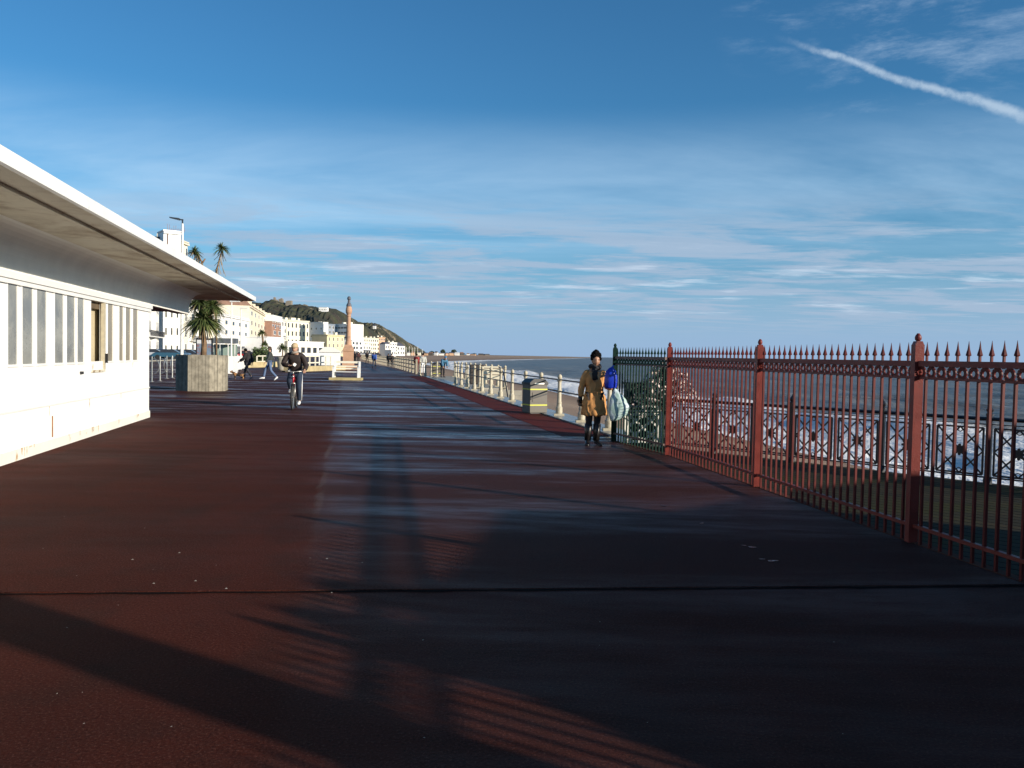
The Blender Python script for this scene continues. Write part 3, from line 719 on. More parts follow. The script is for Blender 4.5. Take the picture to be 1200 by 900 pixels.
col = empty('shadow_column', UV(2.53, -D)+Vector((0, 0, -.1)), math.atan2(Uv.y, Uv.x), 'unseen tall square column on the pier deck, invented to cast a shadow band', 'column')  # column added out of view for its broad shadow
mb = MB(); mb.box(-.235, .235, -.235, .235, .35, 8); mb.build('shaft', REDP, col)
mb = MB(); mb.box(-.3, .3, -.3, .3, 0, .35); mb.build('base', CONC, col)
mb = MB(); mb.box(-.3, .3, -.3, .3, 8, 8.2); mb.lathe([(.2, 8.2), (.3, 8.4), (.2, 8.7), (.03, 8.8)], (0, 0, 0), 12); mb.build('cap', REDP, col)

# ------------------------------------------------------------------ cream seafront posts and rails
def bollard_mb():
    mb = MB()
    mb.box(-.13, .13, -.13, .13, 0, .05)
    mb.lathe([(.08, .05), (.088, .08), (.088, .20), (.066, .24), (.060, .30), (.067, .31), (.067, .34), (.056, .35), (.052, .60), (.064, .605), (.064, .65), (.050, .66), (.046, .86), (.064, .875), (.068, .91), (.054, .93), (.040, .94), (.056, .965), (.061, 1.0), (.052, 1.03), (.03, 1.055), (.006, 1.065)], (0, 0, 0), 14)
    return mb
def post_railing(label, cat_pts, zb=.03, group=None, rails=(.62, .92), name='post_railing', proto=[None], m=None, rm=None, sc_=1.0):
    p0 = Vector((cat_pts[0][0], cat_pts[0][1], zb)); root = empty(name, p0, 0, label, 'railing', group)
    me = None
    for p in cat_pts:
        if me is None: o = bollard_mb().build('post', m or CREAMP, root, smooth=False); me = o.data
        else: o = bpy.data.objects.new('post', me); COL.objects.link(o); o.parent = root
        o.location = Vector((p[0], p[1], zb))-p0; o.scale = (sc_, sc_, sc_)
    mb = MB()
    for zr in rails:
        for a, b in zip(cat_pts, cat_pts[1:]):
            a_ = Vector((a[0], a[1], zb+zr))-p0; b_ = Vector((b[0], b[1], zb+zr))-p0
            mb.tube([a_, b_], .021, 6)
    mb.build('rail', rm or mat('rusty_rail', (.14, .10, .07), .6, .3, 8), root); return root
pts = [(rail_x(15.18+2.03*k)+.12, 15.18+2.03*k) for k in range(1, 14)]
post_railing('line of cream cast posts with dark rails between the promenade and the shingle', pts)
# bay with steps down to the beach, further on
q = Vector((1, .2, 0)).normalized()
strip('steps_landing', .48, 2.1, 38, 57, -.6, .02, CONC)
pts2 = [(rail_x(38)+.75, 38.1)]+[(rail_x(y)+q.x*1.95, y+.2*1.95) for y in np.linspace(38.0, 56, 11)]
post_railing('cream posts railing round the landing over the beach steps', pts2, .02)
def small_thing(name, loc, rz, label, cat, parts, group=None):
    r_ = empty(name, loc, rz, label, cat, group)
    for pn, mb_, m_ in parts: mb_.build(pn, m_, r_)
    return r_
x_ = gy(578, 440, 31).x
mb1 = MB().box(-.42, .42, -.03, .03, .35, 1.0); mb2 = MB().box(-.40, -.34, -.02, .02, 0, .35).box(.34, .40, -.02, .02, 0, .35)
small_thing('notice_board', (gy(577, 440, 39).x, 39, .02), 0, 'blank cream board on short legs behind the cream posts', 'board', [('panel', mb1, CREAM), ('leg', MB().box(-.40, -.34, -.02, .02, 0, .35), CREAM), ('leg', MB().box(.34, .40, -.02, .02, 0, .35), CREAM)])
small_thing('storage_cabinet', (gy(560, 440, 43).x, 43, .02), R(-10), 'tall dark timber cabinet on the landing behind the cream posts', 'cabinet', [('body', MB().box(-.35, .35, -.3, .3, 0, 1.02), mat('dark_timber', (.07, .055, .045), .7, .2, 3)), ('door', MB().box(-.30, .30, -.325, -.3, .06, .98), mat('dark_timber_door', (.10, .08, .065), .7, .2, 3))])
mb = MB(); P = [Vector((0, -2.2, -1.6)), Vector((0, -1.2, -.4)), Vector((0, -.5, .55)), Vector((0, 0, .95)), Vector((0, .6, 1.02))]
hr = small_thing('stair_handrail', (gy(588, 452, 36.5).x, 36.5, 0), R(15), 'curved dark handrail leading down the beach steps', 'handrail', [('rail', MB().tube(P, .028, 8), BLACKM), ('upright', MB().bar((0, 0, -1), (0, 0, .95), .04), BLACKM), ('upright', MB().bar((0, -1.2, -1.4), (0, -1.2, -.42), .04), BLACKM)])
mb = MB()
for k in range(9): mb.box(-1.0, 1.0, -.3*k-.3, -.3*k, -.6-.2*k, -.02-.2*k)
hr = mb.build('beach_steps', CONC); hr.location = (rail_x(38)+1.7, 37.5, 0); ctag(hr, 'concrete steps going down from the landing to the shingle', 'steps')
# far stretch of railing beyond the bay: wooden cream rails
def far_rail(label, a, b, n, zt=(.35, .68, 1.0)):
    a = Vector(a); b = Vector(b); root = empty('timber_railing', a, 0, label, 'railing'); me = None
    for i in range(n):
        if me is None: o = MB().box(-.06, .06, -.06, .06, 0, 1.12).build('post', CREAMP, root); me = o.data
        else: o = bpy.data.objects.new('post', me); COL.objects.link(o); o.parent = root
        o.location = (b-a)*i/(n-1)
    for zr in zt: MB().bar(Vector((0, 0, zr)), (b-a)+Vector((0, 0, zr)), .07, .09).build('rail', mat('sandy_rail_paint', (.50, .38, .22), .7, .15, 2), root)
A = gz(488, 438.2); B = gz(462, 430.5); C_ = gz(440, 425.3); E_ = gz(424, 420.8)
far_rail('sandy painted timber railing behind the two people in the far bay', A, B, 10)
far_rail('sandy painted timber railing running on towards the old town', B, C_, 14)
far_rail('last pale stretch of timber railing beside the distant walkers', C_, E_, 20)
G1 = gz(492, 440.5); G2 = gz(512, 442)
pp = [(G1.x+(G2.x-G1.x)*k/3, G1.y+(G2.y-G1.y)*k/3) for k in range(4)]
post_railing('pale posts closing the gap between the far bay and the dark bin', pp, 0, m=CREAMP)

# ------------------------------------------------------------------ litter bins
def litter_bin(loc, rz, label, w_=.50, d=.62, h=.98):
    r_ = empty('litter_bin', loc, rz, label, 'litter bin')
    GB = mat('grey_bin_paint', (.125, .11, .09), .6, .15, 4, .15, 40); YB = mat('yellow_band', (.55, .55, .05), .5, .05, 4)
    MB().box(-w_/2, w_/2, -d/2, d/2, .04, h-.16).build('body', GB, r_)
    mb = MB(); mb.prism([(-w_/2-.02, h-.16), (w_/2+.02, h-.16), (w_/2+.02, h-.10), (w_*.3, h), (-w_*.3, h), (-w_/2-.02, h-.10)], -d/2-.02, d/2+.02); mb.build('lid', BLACK, r_)
    for z in (h-.30, .22):
        mb = MB(); e = .004
        mb.box(-w_/2-e, w_/2+e, -d/2-e, d/2+e, z, z+.035); mb.build('band', YB, r_)
    MB().box(-w_/2+.06, w_/2-.06, -d/2-.012, -d/2-.002, .32, h-.36).build('door', GB, r_)
    MB().box(-.14, .14, -d/2-.03, -d/2-.021, h-.145, h-.11).build('slot_plate', STEEL, r_)
    MB().bar((-w_/2, -d/2-.02, .40), (w_/2, -d/2-.02, .54), .02, .035).build('strap', BLACK, r_)
    MB().box(-w_/2+.03, w_/2-.03, -d/2+.03, d/2-.03, 0, .04).build('foot', BLACK, r_)
litter_bin((.62, 22.3, 0), R(24), 'grey litter bin with yellow bands against the cream posts', .50, .50, .94)
litter_bin((gz(512, 441.5).x, gz(512, 441.5).y, 0), R(12), 'dark litter bin beside the bent figure in blue at the far bay', .62, .5, .98)

# ------------------------------------------------------------------ plants
LG = mat('sword_leaf', (.060, .085, .022), .55, .35, 4); LG2 = mat('pale_sword_leaf', (.13, .15, .05), .55, .3, 4); LDRY = mat('dry_leaf', (.26, .19, .10), .8, .25, 5)
BARK = mat('palm_bark', (.20, .125, .07), .9, .3, 9, .8, 30)
def crown(mb, c, n, L, w_, droop=.6, up=.4, mi_fn=None, lo=-.5):
    c = Vector(c)
    for k in range(n):
        a_ = random.uniform(0, 6.283); e = math.asin(random.uniform(lo, .98)); l_ = L*random.uniform(.75, 1.1)
        d = Vector((math.cos(a_)*math.cos(e), math.sin(a_)*math.cos(e), math.sin(e))); side = Vector((-math.sin(a_), math.cos(a_), 0))
        side = (side+d.cross(side)*random.uniform(-.6, .6)).normalized()
        P = []; 
        for i in range(5):
            t_ = i/4; P.append(c+d*l_*t_+Vector((0, 0, -droop*l_*t_*t_*(1.0-.5*max(0, e)/1.57))))
        W = [w_*.6, w_, w_*.9, w_*.55, w_*.05]
        vs = []
        for p, q_ in zip(P, W): vs += [p-side*q_/2, p+side*q_/2]
        mb.add(vs, [(2*i, 2*i+1, 2*i+3, 2*i+2) for i in range(4)], mi_fn(k, e) if mi_fn else 0)
def palm(loc, label, trunk_pts, rad, crowns, name='cabbage_palm', group=None, skirt=True):
    r_ = empty(name, loc, 0, label, 'palm tree', group)
    mb = MB()
    for P in trunk_pts: mb.tube(P, [rad*(1-.35*i/(len(P)-1))*(1+.08*random.random()) for i in range(len(P))], 9)
    mb.build('trunk', BARK, r_, smooth=True)
    for c, n, L, w_, lo in crowns:
        mb = MB(); crown(mb, c, n, L, w_, .55, .4, lambda k, e: 1 if random.random() < .3 else (2 if e < -.15 and random.random() < .6 else 0), lo)
        mb.build('crown', [LG, LG2, LDRY], r_)
    return r_
PL = gz(237, 458.6)
PLX = PL.x*(PL.y+.8)/PL.y
pln = empty('timber_planter', (PLX, PL.y+.8, 0), R(12), 'large octagonal planter of weathered grey boards holding a palm', 'planter')
mb = MB(); rad0 = .95
for k in range(8):
    a0 = R(22.5+45*k); a1 = R(67.5+45*k); p0 = Vector((math.cos(a0), math.sin(a0), 0))*rad0; p1 = Vector((math.cos(a1), math.sin(a1), 0))*rad0
    n_ = ((p0+p1)/2).normalized()
    for i in range(6):
        u0_ = p0.lerp(p1, i/6+.006); u1_ = p0.lerp(p1, (i+1)/6-.006); o_ = random.uniform(-.008, .008)
        A_ = u0_+n_*o_; B_ = u1_+n_*o_; i0 = u0_-n_*.04; i1 = u1_-n_*.04; zt = 1.34+random.uniform(-.008, .008)
        mb.add([A_, B_, i1, i0]+[p+Vector((0, 0, zt)) for p in (A_, B_, i1, i0)], [(3, 2, 1, 0), (4, 5, 6, 7), (0, 1, 5, 4), (1, 2, 6, 5), (2, 3, 7, 6), (3, 0, 4, 7)])
mb.build('board_cladding', WOODG, pln)
MB().lathe([(rad0*.93, 1.18), (rad0*.93, 1.24)], (0, 0, 0), 8, a0=R(22.5)).build('soil', mat('soil', (.04, .03, .02), .95, .3, 8), pln)
MB().lathe([(rad0*.93, 0), (rad0*.93, 1.17)], (0, 0, 0), 8, a0=R(22.5)).build('liner', BLACK, pln)
c0 = Vector((PLX+.03, PL.y+.8, 1.24))
palm(c0, 'leafy cabbage palm with brown trunk growing in the big timber planter', [[(0, 0, 0), (.03, 0, .5), (-.02, 0, 1.05), (.0, 0, 1.45)], [(0, 0, 1.2), (-.12, .05, 1.6), (-.16, .1, 2.05)], [(0, 0, 1.2), (.16, .1, 1.55), (.22, .2, 1.9)]], .11,
     [((0, 0, 1.42), 420, .92, .060, -.45), ((-.18, .1, 2.1), 200, .72, .052, -.3), ((.26, .2, 1.95), 200, .70, .052, -.3)])
# tall bare-stemmed palms beyond the canopy
def dirX(px, Y): return gy(px, 418, Y).x
Yp = 58
def zp(px, py, Y): return gy(px, py, Y).z
for (pxb, Pp, pc, lab) in ((254, [(253, 352), (252, 325), (256, 308), (260, 293)], (260, 291), 'tall leaning cabbage palm with a small tuft and dead fronds'),
                      (234, [(234, 352), (235, 325), (237, 308), (233, 300), (228, 296)], (228, 295), 'tall crooked cabbage palm with forked stem beside the lamp post')):
    bx = dirX(pxb, Yp); tp = [Vector((0, 0, 0))]+[Vector((gy(a, b, Yp).x-bx, 0, gy(a, b, Yp).z)) for a, b in Pp]
    c = gy(pc[0], pc[1], Yp); cc_ = Vector((c.x-bx, 0, c.z))
    tr = [tp]
    if pxb == 234: a_ = gy(237, 308, Yp); b_ = gy(240, 303, Yp); tr.append([(a_.x-bx, 0, a_.z), (b_.x-bx, .1, b_.z)])
    r_ = palm((bx, Yp, 0), lab, tr, .065, [(cc_, 120, .72, .06, -.4)])
    mb = MB()
    for k in range(26):
        t_ = random.random(); p = tp[-1].lerp(tp[-3], t_); a_ = random.uniform(0, 6.28); d = Vector((math.cos(a_), math.sin(a_), 0))
        mb.bar(p, p+d*random.uniform(.2, .8)+Vector((0, 0, -random.uniform(.2, 1.2))), .035, .01)
    mb.build('dead_fronds', LDRY, r_)
palm((dirX(307, 98), 98, 0), 'slim palm with two tufts beside the hedge, before the cream terrace', [[(0, 0, 0), (0, 0, 1.5), (.1, 0, 2.6), (0, 0, 3.6)]], .14, [((0, 0, 3.7), 110, .75, .08, -.5), ((.35, 0, 2.4), 90, .7, .08, -.5)])
P2 = gz(329, 434)
small_thing('round_planter', (P2.x, P2.y+.4, 0), 0, 'round pale concrete planter with a fan palm behind the cyclist', 'planter', [('bowl', MB().lathe([(.30, 0), (.34, .1), (.42, .8), (.47, 1.05), (.44, 1.08), (.36, 1.08), (.34, .98)], (0, 0, 0), 20), CONC)])
palm((P2.x, P2.y+.4, 1.0), 'low spreading fan palm in the round concrete planter', [[(0, 0, 0), (.02, 0, .45), (0, 0, .75)]], .06, [((0, 0, .8), 160, .72, .05, -.2)])
# hedge
HX = gz(306, 429)
hb = MB()
for k in range(1500):
    u_ = random.uniform(-1, 1); v_ = random.uniform(-1, 1); w__ = random.uniform(0, 1); rr_ = (u_**4+v_**4+(w__*2-1)**4)
    if rr_ > 1.3 or rr_ < .35: continue
    c = Vector((u_*.85+random.gauss(0, .03), v_*.6, .1+w__*1.75+.1*math.sin(u_*5))); n1 = Vector((random.gauss(0, 1), random.gauss(0, 1), random.gauss(0, 1))).normalized(); n2 = n1.orthogonal().normalized(); s_ = random.uniform(.05, .10)
    hb.add([c+n1*s_, c+n2*s_*.6, c-n1*s_, c-n2*s_*.6], [(0, 1, 2, 3)])
r_ = empty('hedge', HX, R(-10), 'clipped green hedge standing behind the dog walker', 'hedge'); hb.build('foliage', mat('hedge_leaf', (.06, .10, .02), .7, .4, 3), r_)
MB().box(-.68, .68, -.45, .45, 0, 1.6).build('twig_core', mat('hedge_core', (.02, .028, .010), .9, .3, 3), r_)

# ------------------------------------------------------------------ street furniture on the promenade
def lamp(px, pyt, Y, label, arm=-1, col=FACADE_W, hd='led', r0=.11, foot_px=None):
    x = dirX(px, Y); zt = zp(px, pyt, Y); r_ = empty('lamp_post', (x, Y, 0), 0, label, 'lamp post')
    MB().lathe([(r0*1.6, 0), (r0*1.6, 1.0), (r0, 1.15), (r0*.75, zt*.6), (r0*.6, zt)], (0, 0, 0), 10).build('column', col, r_)
    if hd == 'led':
        mb = MB(); mb.bar((0, 0, zt), (0, 0, zt+.35), .09); mb.bar((.05, 0, zt+.28), (arm*.3, 0, zt+.33), .12, .1); mb.build('arm', mat('lamp_grey', (.04, .05, .06), .5, .1, 3), r_)
        mb = MB(); mb.prism([(arm*.25, zt+.25), (arm*1.0, zt+.42), (arm*1.0, zt+.50), (arm*.25, zt+.42)], -.14, .14); mb.build('lamp_head', mat('lamp_grey', (.04, .05, .06)), r_)
        mb = MB(); mb.bar((0, 0, zt*.71), (.75, 0, zt*.735), .06, .05); mb.prism([(.4, zt*.725), (1.05, zt*.73), (1.0, zt*.75), (.4, zt*.75)], -.1, .1); mb.build('lower_lamp_head', FACADE_W, r_)
    else:
        mb = MB(); mb.prism([(-.1, zt), (.55, zt+.02), (.55, zt+.10), (-.1, zt+.13)], -.09, .09); mb.build('lamp_head', FACADE_W, r_)
    return r_
lamp(213, 262, 66, 'tall white lamp post with dark arm rising above the shelter canopy', r0=.13)
lamp(271, 354, 56, 'slim white lamp post just past the tip of the shelter canopy', hd='s', r0=.065)
lamp(282, 362, 66, 'slim white lamp post, the farther one, by the white fence panels', hd='s', r0=.065)
lamp(333, 396, 90, 'thin grey lamp post behind the fan palm', hd='s', r0=.05, col=CREAM2)
# cycle stands
RK = STEEL
me = None; stand0 = None
for k, (px, py) in enumerate(((178, 447.5), (187.5, 446.5), (195.5, 443.5), (202, 442.5), (207, 441))):
    g_ = gz(px, py)
    if stand0 is None:
        stand0 = empty('cycle_stand', g_, R(170), 'x', 'cycle stand', 'steel cycle stands beside the shelter')
        MB().tube([(0, 0, 0), (0, 0, 1.18)], .032, 8).build('post', RK, stand0)
        P = [(-.02-.36*math.sin(a_), 0, .72+.36*math.cos(a_)) for a_ in np.linspace(.15, math.pi-.15, 14)]
        MB().tube(P, .02, 6).build('hoop', RK, stand0); MB().lathe([(.1, 0), (.1, .015)], (0, 0, 0), 10).build('base_plate', RK, stand0); o = stand0
    else: o = copy_tree(stand0); o.location = g_
    if k > 1: o.rotation_euler = (0, 0, R(75+k*8))
    if k == 1: o.rotation_euler = (0, 0, R(165))
    o['label'] = ['steel cycle stand with round hoop, right beside the shelter corner', 'steel cycle stand with hoop facing inland, second from the shelter', 'slim steel cycle stand seen edge on, middle of the five', 'slim steel cycle stand, fourth from the shelter', 'steel cycle stand next to the big timber planter'][k]
# advertising board
g_ = gz(240, 426); Yb = 50; x = dirX(239.5, Yb); ab = empty('poster_case', (x, Yb, 0), 0, 'black framed upright poster case behind the planter palm', 'poster case')
MB().box(-.50, .50, -.06, .06, .75, 2.22).build('frame', BLACK, ab); MB().box(-.43, .43, -.068, -.061, .85, 2.12).build('poster', mat('poster_print', (.20, .26, .33), .4, .2, 2, col2=(.30, .14, .13), c2s=6, c2lo=.50, c2hi=.56), ab)
MB().box(-.40, -.30, -.05, .05, 0, .75).build('leg', BLACK, ab); MB().box(.30, .40, -.05, .05, 0, .75).build('leg', BLACK, ab)
MB().box(-.43, .43, -.072, -.069, 1.90, 2.12).build('heading', WHITECL, ab)
# white fence panels with a heavy base
f0 = gz(267, 437.5); f1 = gz(287.5, 433.5); fr_ = empty('fence_panel', f0, math.atan2((f1-f0).y, (f1-f0).x), 'white slatted fence panels on a heavy white block beside the dog', 'fence')
Lf = (f1-f0).length; mb = MB()
for k in range(int(Lf/.16)): mb.box(k*.16, k*.16+.10, -.02, .02, .12, 1.12)
mb.build('slats', FACADE_W, fr_)
mb = MB().box(0, Lf, .021, .06, .2, .28).box(0, Lf, .021, .06, .9, .98); mb.build('rail', FACADE_W, fr_)
for k in range(3): MB().box(Lf*k/2-.05, Lf*k/2+.05, -.05, .0, 0, 1.22).build('post', FACADE_W, fr_)
MB().box(-.75, .9, -.5, -.051, 0, .22).build('base_block', WHITE, fr_)
# bus shelter
Yb = 84; bs = empty('bus_shelter', (dirX(264, Yb), Yb, 0), R(8), 'grey roofed bus shelter on thin posts before the white hotel', 'bus shelter')
MB().box(-1.35, 1.15, -.7, .7, 2.2, 2.72).build('roof', mat('shelter_roof', (.10, .11, .12), .5, .2, 3), bs)
for x in (-1.25, -.4, .4, 1.05): MB().box(x-.04, x+.04, -.65, -.58, 0, 2.2).build('post', FACADE_W, bs)
MB().box(-1.25, 1.05, .60, .63, .4, 2.1).build('pane', mat('pale_green_glass', (.25, .33, .28), .2, .1, 2), bs)
# guard rail and low walls
def guard(label, a, b, h=.95, m=CREAM2, n=4):
    a = Vector(a); b = Vector(b); r_ = empty('guard_rail', a, math.atan2((b-a).y, (b-a).x), label, 'guard rail'); L = (b-a).length
    for k in range(n): MB().box(L*k/(n-1)-.05, L*k/(n-1)+.05, -.05, .05, 0, h).build('post', m, r_)
    for z in (h*.45, h-.06): MB().box(0, L, -.09, -.051, z, z+.10).build('rail', m, r_)
guard('cream guard rail in front of the hedge', gz(301, 430.5), gz(314, 429.5), 1.05, n=3)
guard('long cream guard rail on the garden wall behind the cyclist', gz(344, 434)+Vector((0, 1.2, 0)), gz(384, 431.5)+Vector((0, 1.2, 0)), 1.15, n=7)
mb = MB(); a = gz(336, 436); b = gz(402, 433.5); mb.bar(a+Vector((0, 0, .2)), b+Vector((0, 0, .2)), .5, .4); o = mb.build('garden_wall', mat('straw_stone', (.46, .37, .20), .85, .25, 1.2)); ctag(o, 'low straw coloured stone wall behind the cyclist and bench', 'wall')
mb = MB(); a = gz(284, 431); b = gz(322, 430); mb.bar(a+Vector((0, .6, .25)), b+Vector((0, .6, .25)), .4, .5); o = mb.build('kerb_wall', mat('straw_stone', (.46, .37, .20))); ctag(o, 'low stone wall behind the hedge and the two strollers', 'wall')

# monument
MN = gz(408, 433); Ym = MN.y; 
mn = empty('monument_column', MN, R(10), 'pink sandstone memorial column on a square pedestal behind the white bench', 'monument')
ztop = zp(408, 349.5, Ym); k_ = ztop/9.0
Pm = lambda px, py: zp(px, py, Ym)
z1, z2, z3, z4, z5 = Pm(408, 422), Pm(408, 408), Pm(408, 404), Pm(408, 368), Pm(408, 359)
MB().box(-.95, .95, -.95, .95, 0, z1*.45).build('step', STONE, mn)
mb = MB(); mb.lathe([(.74, z1*.45), (.74, z1*.45+.2), (.66, z1*.45+.3), (.66, z2-.32), (.72, z2-.26), (.70, z2-.12), (.42, z3)], (0, 0, 0), 4, a0=R(45)); mb.build('pedestal', STONE, mn)
mb = MB(); mb.lathe([(.30, z3), (.27, z3+.25), (.225, z3+.35), (.175, z4-.25), (.21, z4-.2), (.19, z4-.05), (.27, z4+.15), (.29, z4+.3), (.27, z4+.45), (.23, z4+.6), (.20, z5)], (0, 0, 0), 16); mb.build('shaft', STONE, mn)
mb = MB(); mb.lathe([(.25, z5), (.20, z5+.2), (.13, z5+.3), (.10, z5+.55), (.17, z5+.65), (.15, z5+.8), (.06, z5+.9), (.02, ztop)], (0, 0, 0), 10); mb.build('finial', SLATE, mn)
# bench on its plinth
BN = gz(405, 445.5); bn_ = empty('park_bench', BN, R(4), 'white painted bench on a stone block in front of the memorial column', 'bench')
s_ = .034*0+BN.y/970
Wb = 33*s_
MB().box(-Wb*.58, Wb*.56, -.1, .8, 0, 8*s_*.35).build('stone_block', mat('mossy_stone', (.42, .34, .16), .85, .2, 3), bn_)
zb = 8*s_*.35; hb_ = 23*s_-zb
for sx_ in (-1, 1):
    mb = MB(); x = sx_*Wb*.44
    mb.bar((x, .05, zb), (x, .12, zb+hb_*.55), .11, .11); mb.bar((x, .62, zb), (x, .66, zb+hb_*.95), .11, .11); mb.bar((x, .05, zb+hb_*.55), (x, .65, zb+hb_*.62), .12, .09)
    mb.bar((x, .10, zb+hb_*.30), (x, .62, zb+hb_*.32), .10, .08); mb.build('end_frame', WHITE_G, bn_)
mb = MB()
for k in range(4): mb.bar((-Wb*.46, .12+.14*k, zb+hb_*.34), (Wb*.46, .12+.14*k, zb+hb_*.34), .11, .035)
mb.build('seat_slats', WHITE_G, bn_)
mb = MB()
for z in (.52, .66, .90): mb.bar((-Wb*.46, .66, zb+hb_*z), (Wb*.46, .66, zb+hb_*z), .03, .12 if z > .8 else .07)
mb.build('back_slats', CREAM2, bn_)
# white kiosk behind
Yk = 96; kx = dirX(387, Yk); small_thing('white_booth', (kx, Yk, 0), R(8), 'small white booth with pale gabled roof left of the memorial column', 'booth', [('wall', MB().box(-1.2, 1.1, -1, 1, 0, 1.5), WHITE), ('roof', MB().prism([(-1.35, 1.5), (1.25, 1.5), (.3, 2.1), (-.6, 2.1)], -1.15, 1.15), FACADE_W)])

# ------------------------------------------------------------------ cars
def car(loc, rz, col, label, group):
    r_ = empty('parked_car', loc, rz, label, 'car', group)
    m = mat('car_paint_'+col[0], col[1], .3, .05, 1)
    body = [(-2.1, .35), (-2.05, .75), (-1.6, .92), (-1.25, .98), (1.35, 1.0), (1.95, .9), (2.1, .6), (2.1, .35)]
    MB().prism(body, -.85, .85).build('body', m, r_, bevel=.06)
    MB().prism([(-1.25, .97), (-.6, 1.42), (.75, 1.45), (1.5, 1.0)], -.72, .72).build('windows', GLASSD, r_)
    MB().prism([(-.62, 1.421), (.77, 1.451), (.72, 1.48), (-.55, 1.46)], -.70, .70).build('roof', m, r_)
    for x in (-1.3, 1.3):
        for y in (-.88, .68): MB().tube([(x, y, .33), (x, y+.2, .33)], .33, 14).build('wheel', RUBBER, r_)
    for y in (-.62, .62): MB().box(-2.115, -2.05, y-.15, y+.15, .58, .72).build('headlight', WHITECL, r_)
    return r_
cg = 'cars parked along the seafront road'
for px, Y, c, lab in ((177, 118, ('silver', (.45, .46, .48)), 'silver parked car right beside the shelter wall'), (187.5, 122, ('blue', (.04, .12, .28)), 'deep blue car parked above the cycle stands'),
                      (197.5, 117, ('teal', (.03, .09, .14)), 'teal blue car parked left of the tall lamp post'), (207, 128, ('sky', (.08, .15, .24)), 'light blue car parked just behind the tall lamp post'),
                      (218, 131, ('dark', (.03, .035, .05)), 'dark car parked between the lamp post and the poster case'), (226, 136, ('white', (.7, .7, .7)), 'white car parked behind the palm planter'),
                      (258, 128, ('graphite', (.05, .05, .06)), 'graphite car parked beneath the bus shelter roof'), (286.5, 122, ('red', (.40, .02, .02)), 'bright red car just left of the dog walker')):
    o = car((dirX(px, Y), Y, .02), R(12 if px < 230 else 20), c, lab, cg)
for k, px in enumerate((419, 424, 429.5, 436, 441)):
    c = [('grey', (.30, .31, .33)), ('white', (.7, .7, .7)), ('silver', (.45, .46, .48)), ('white', (.7, .7, .7)), ('graphite', (.05, .05, .06))][k]
    car((dirX(px, 330), 330, .1), R(10), c, ['grey car nearest the memorial column', 'white car, first of the far pair', 'silver car in the middle of the distant row', 'white car below the white stepped block', 'graphite car at the end of the distant row'][k], 'distant cars by the old town')

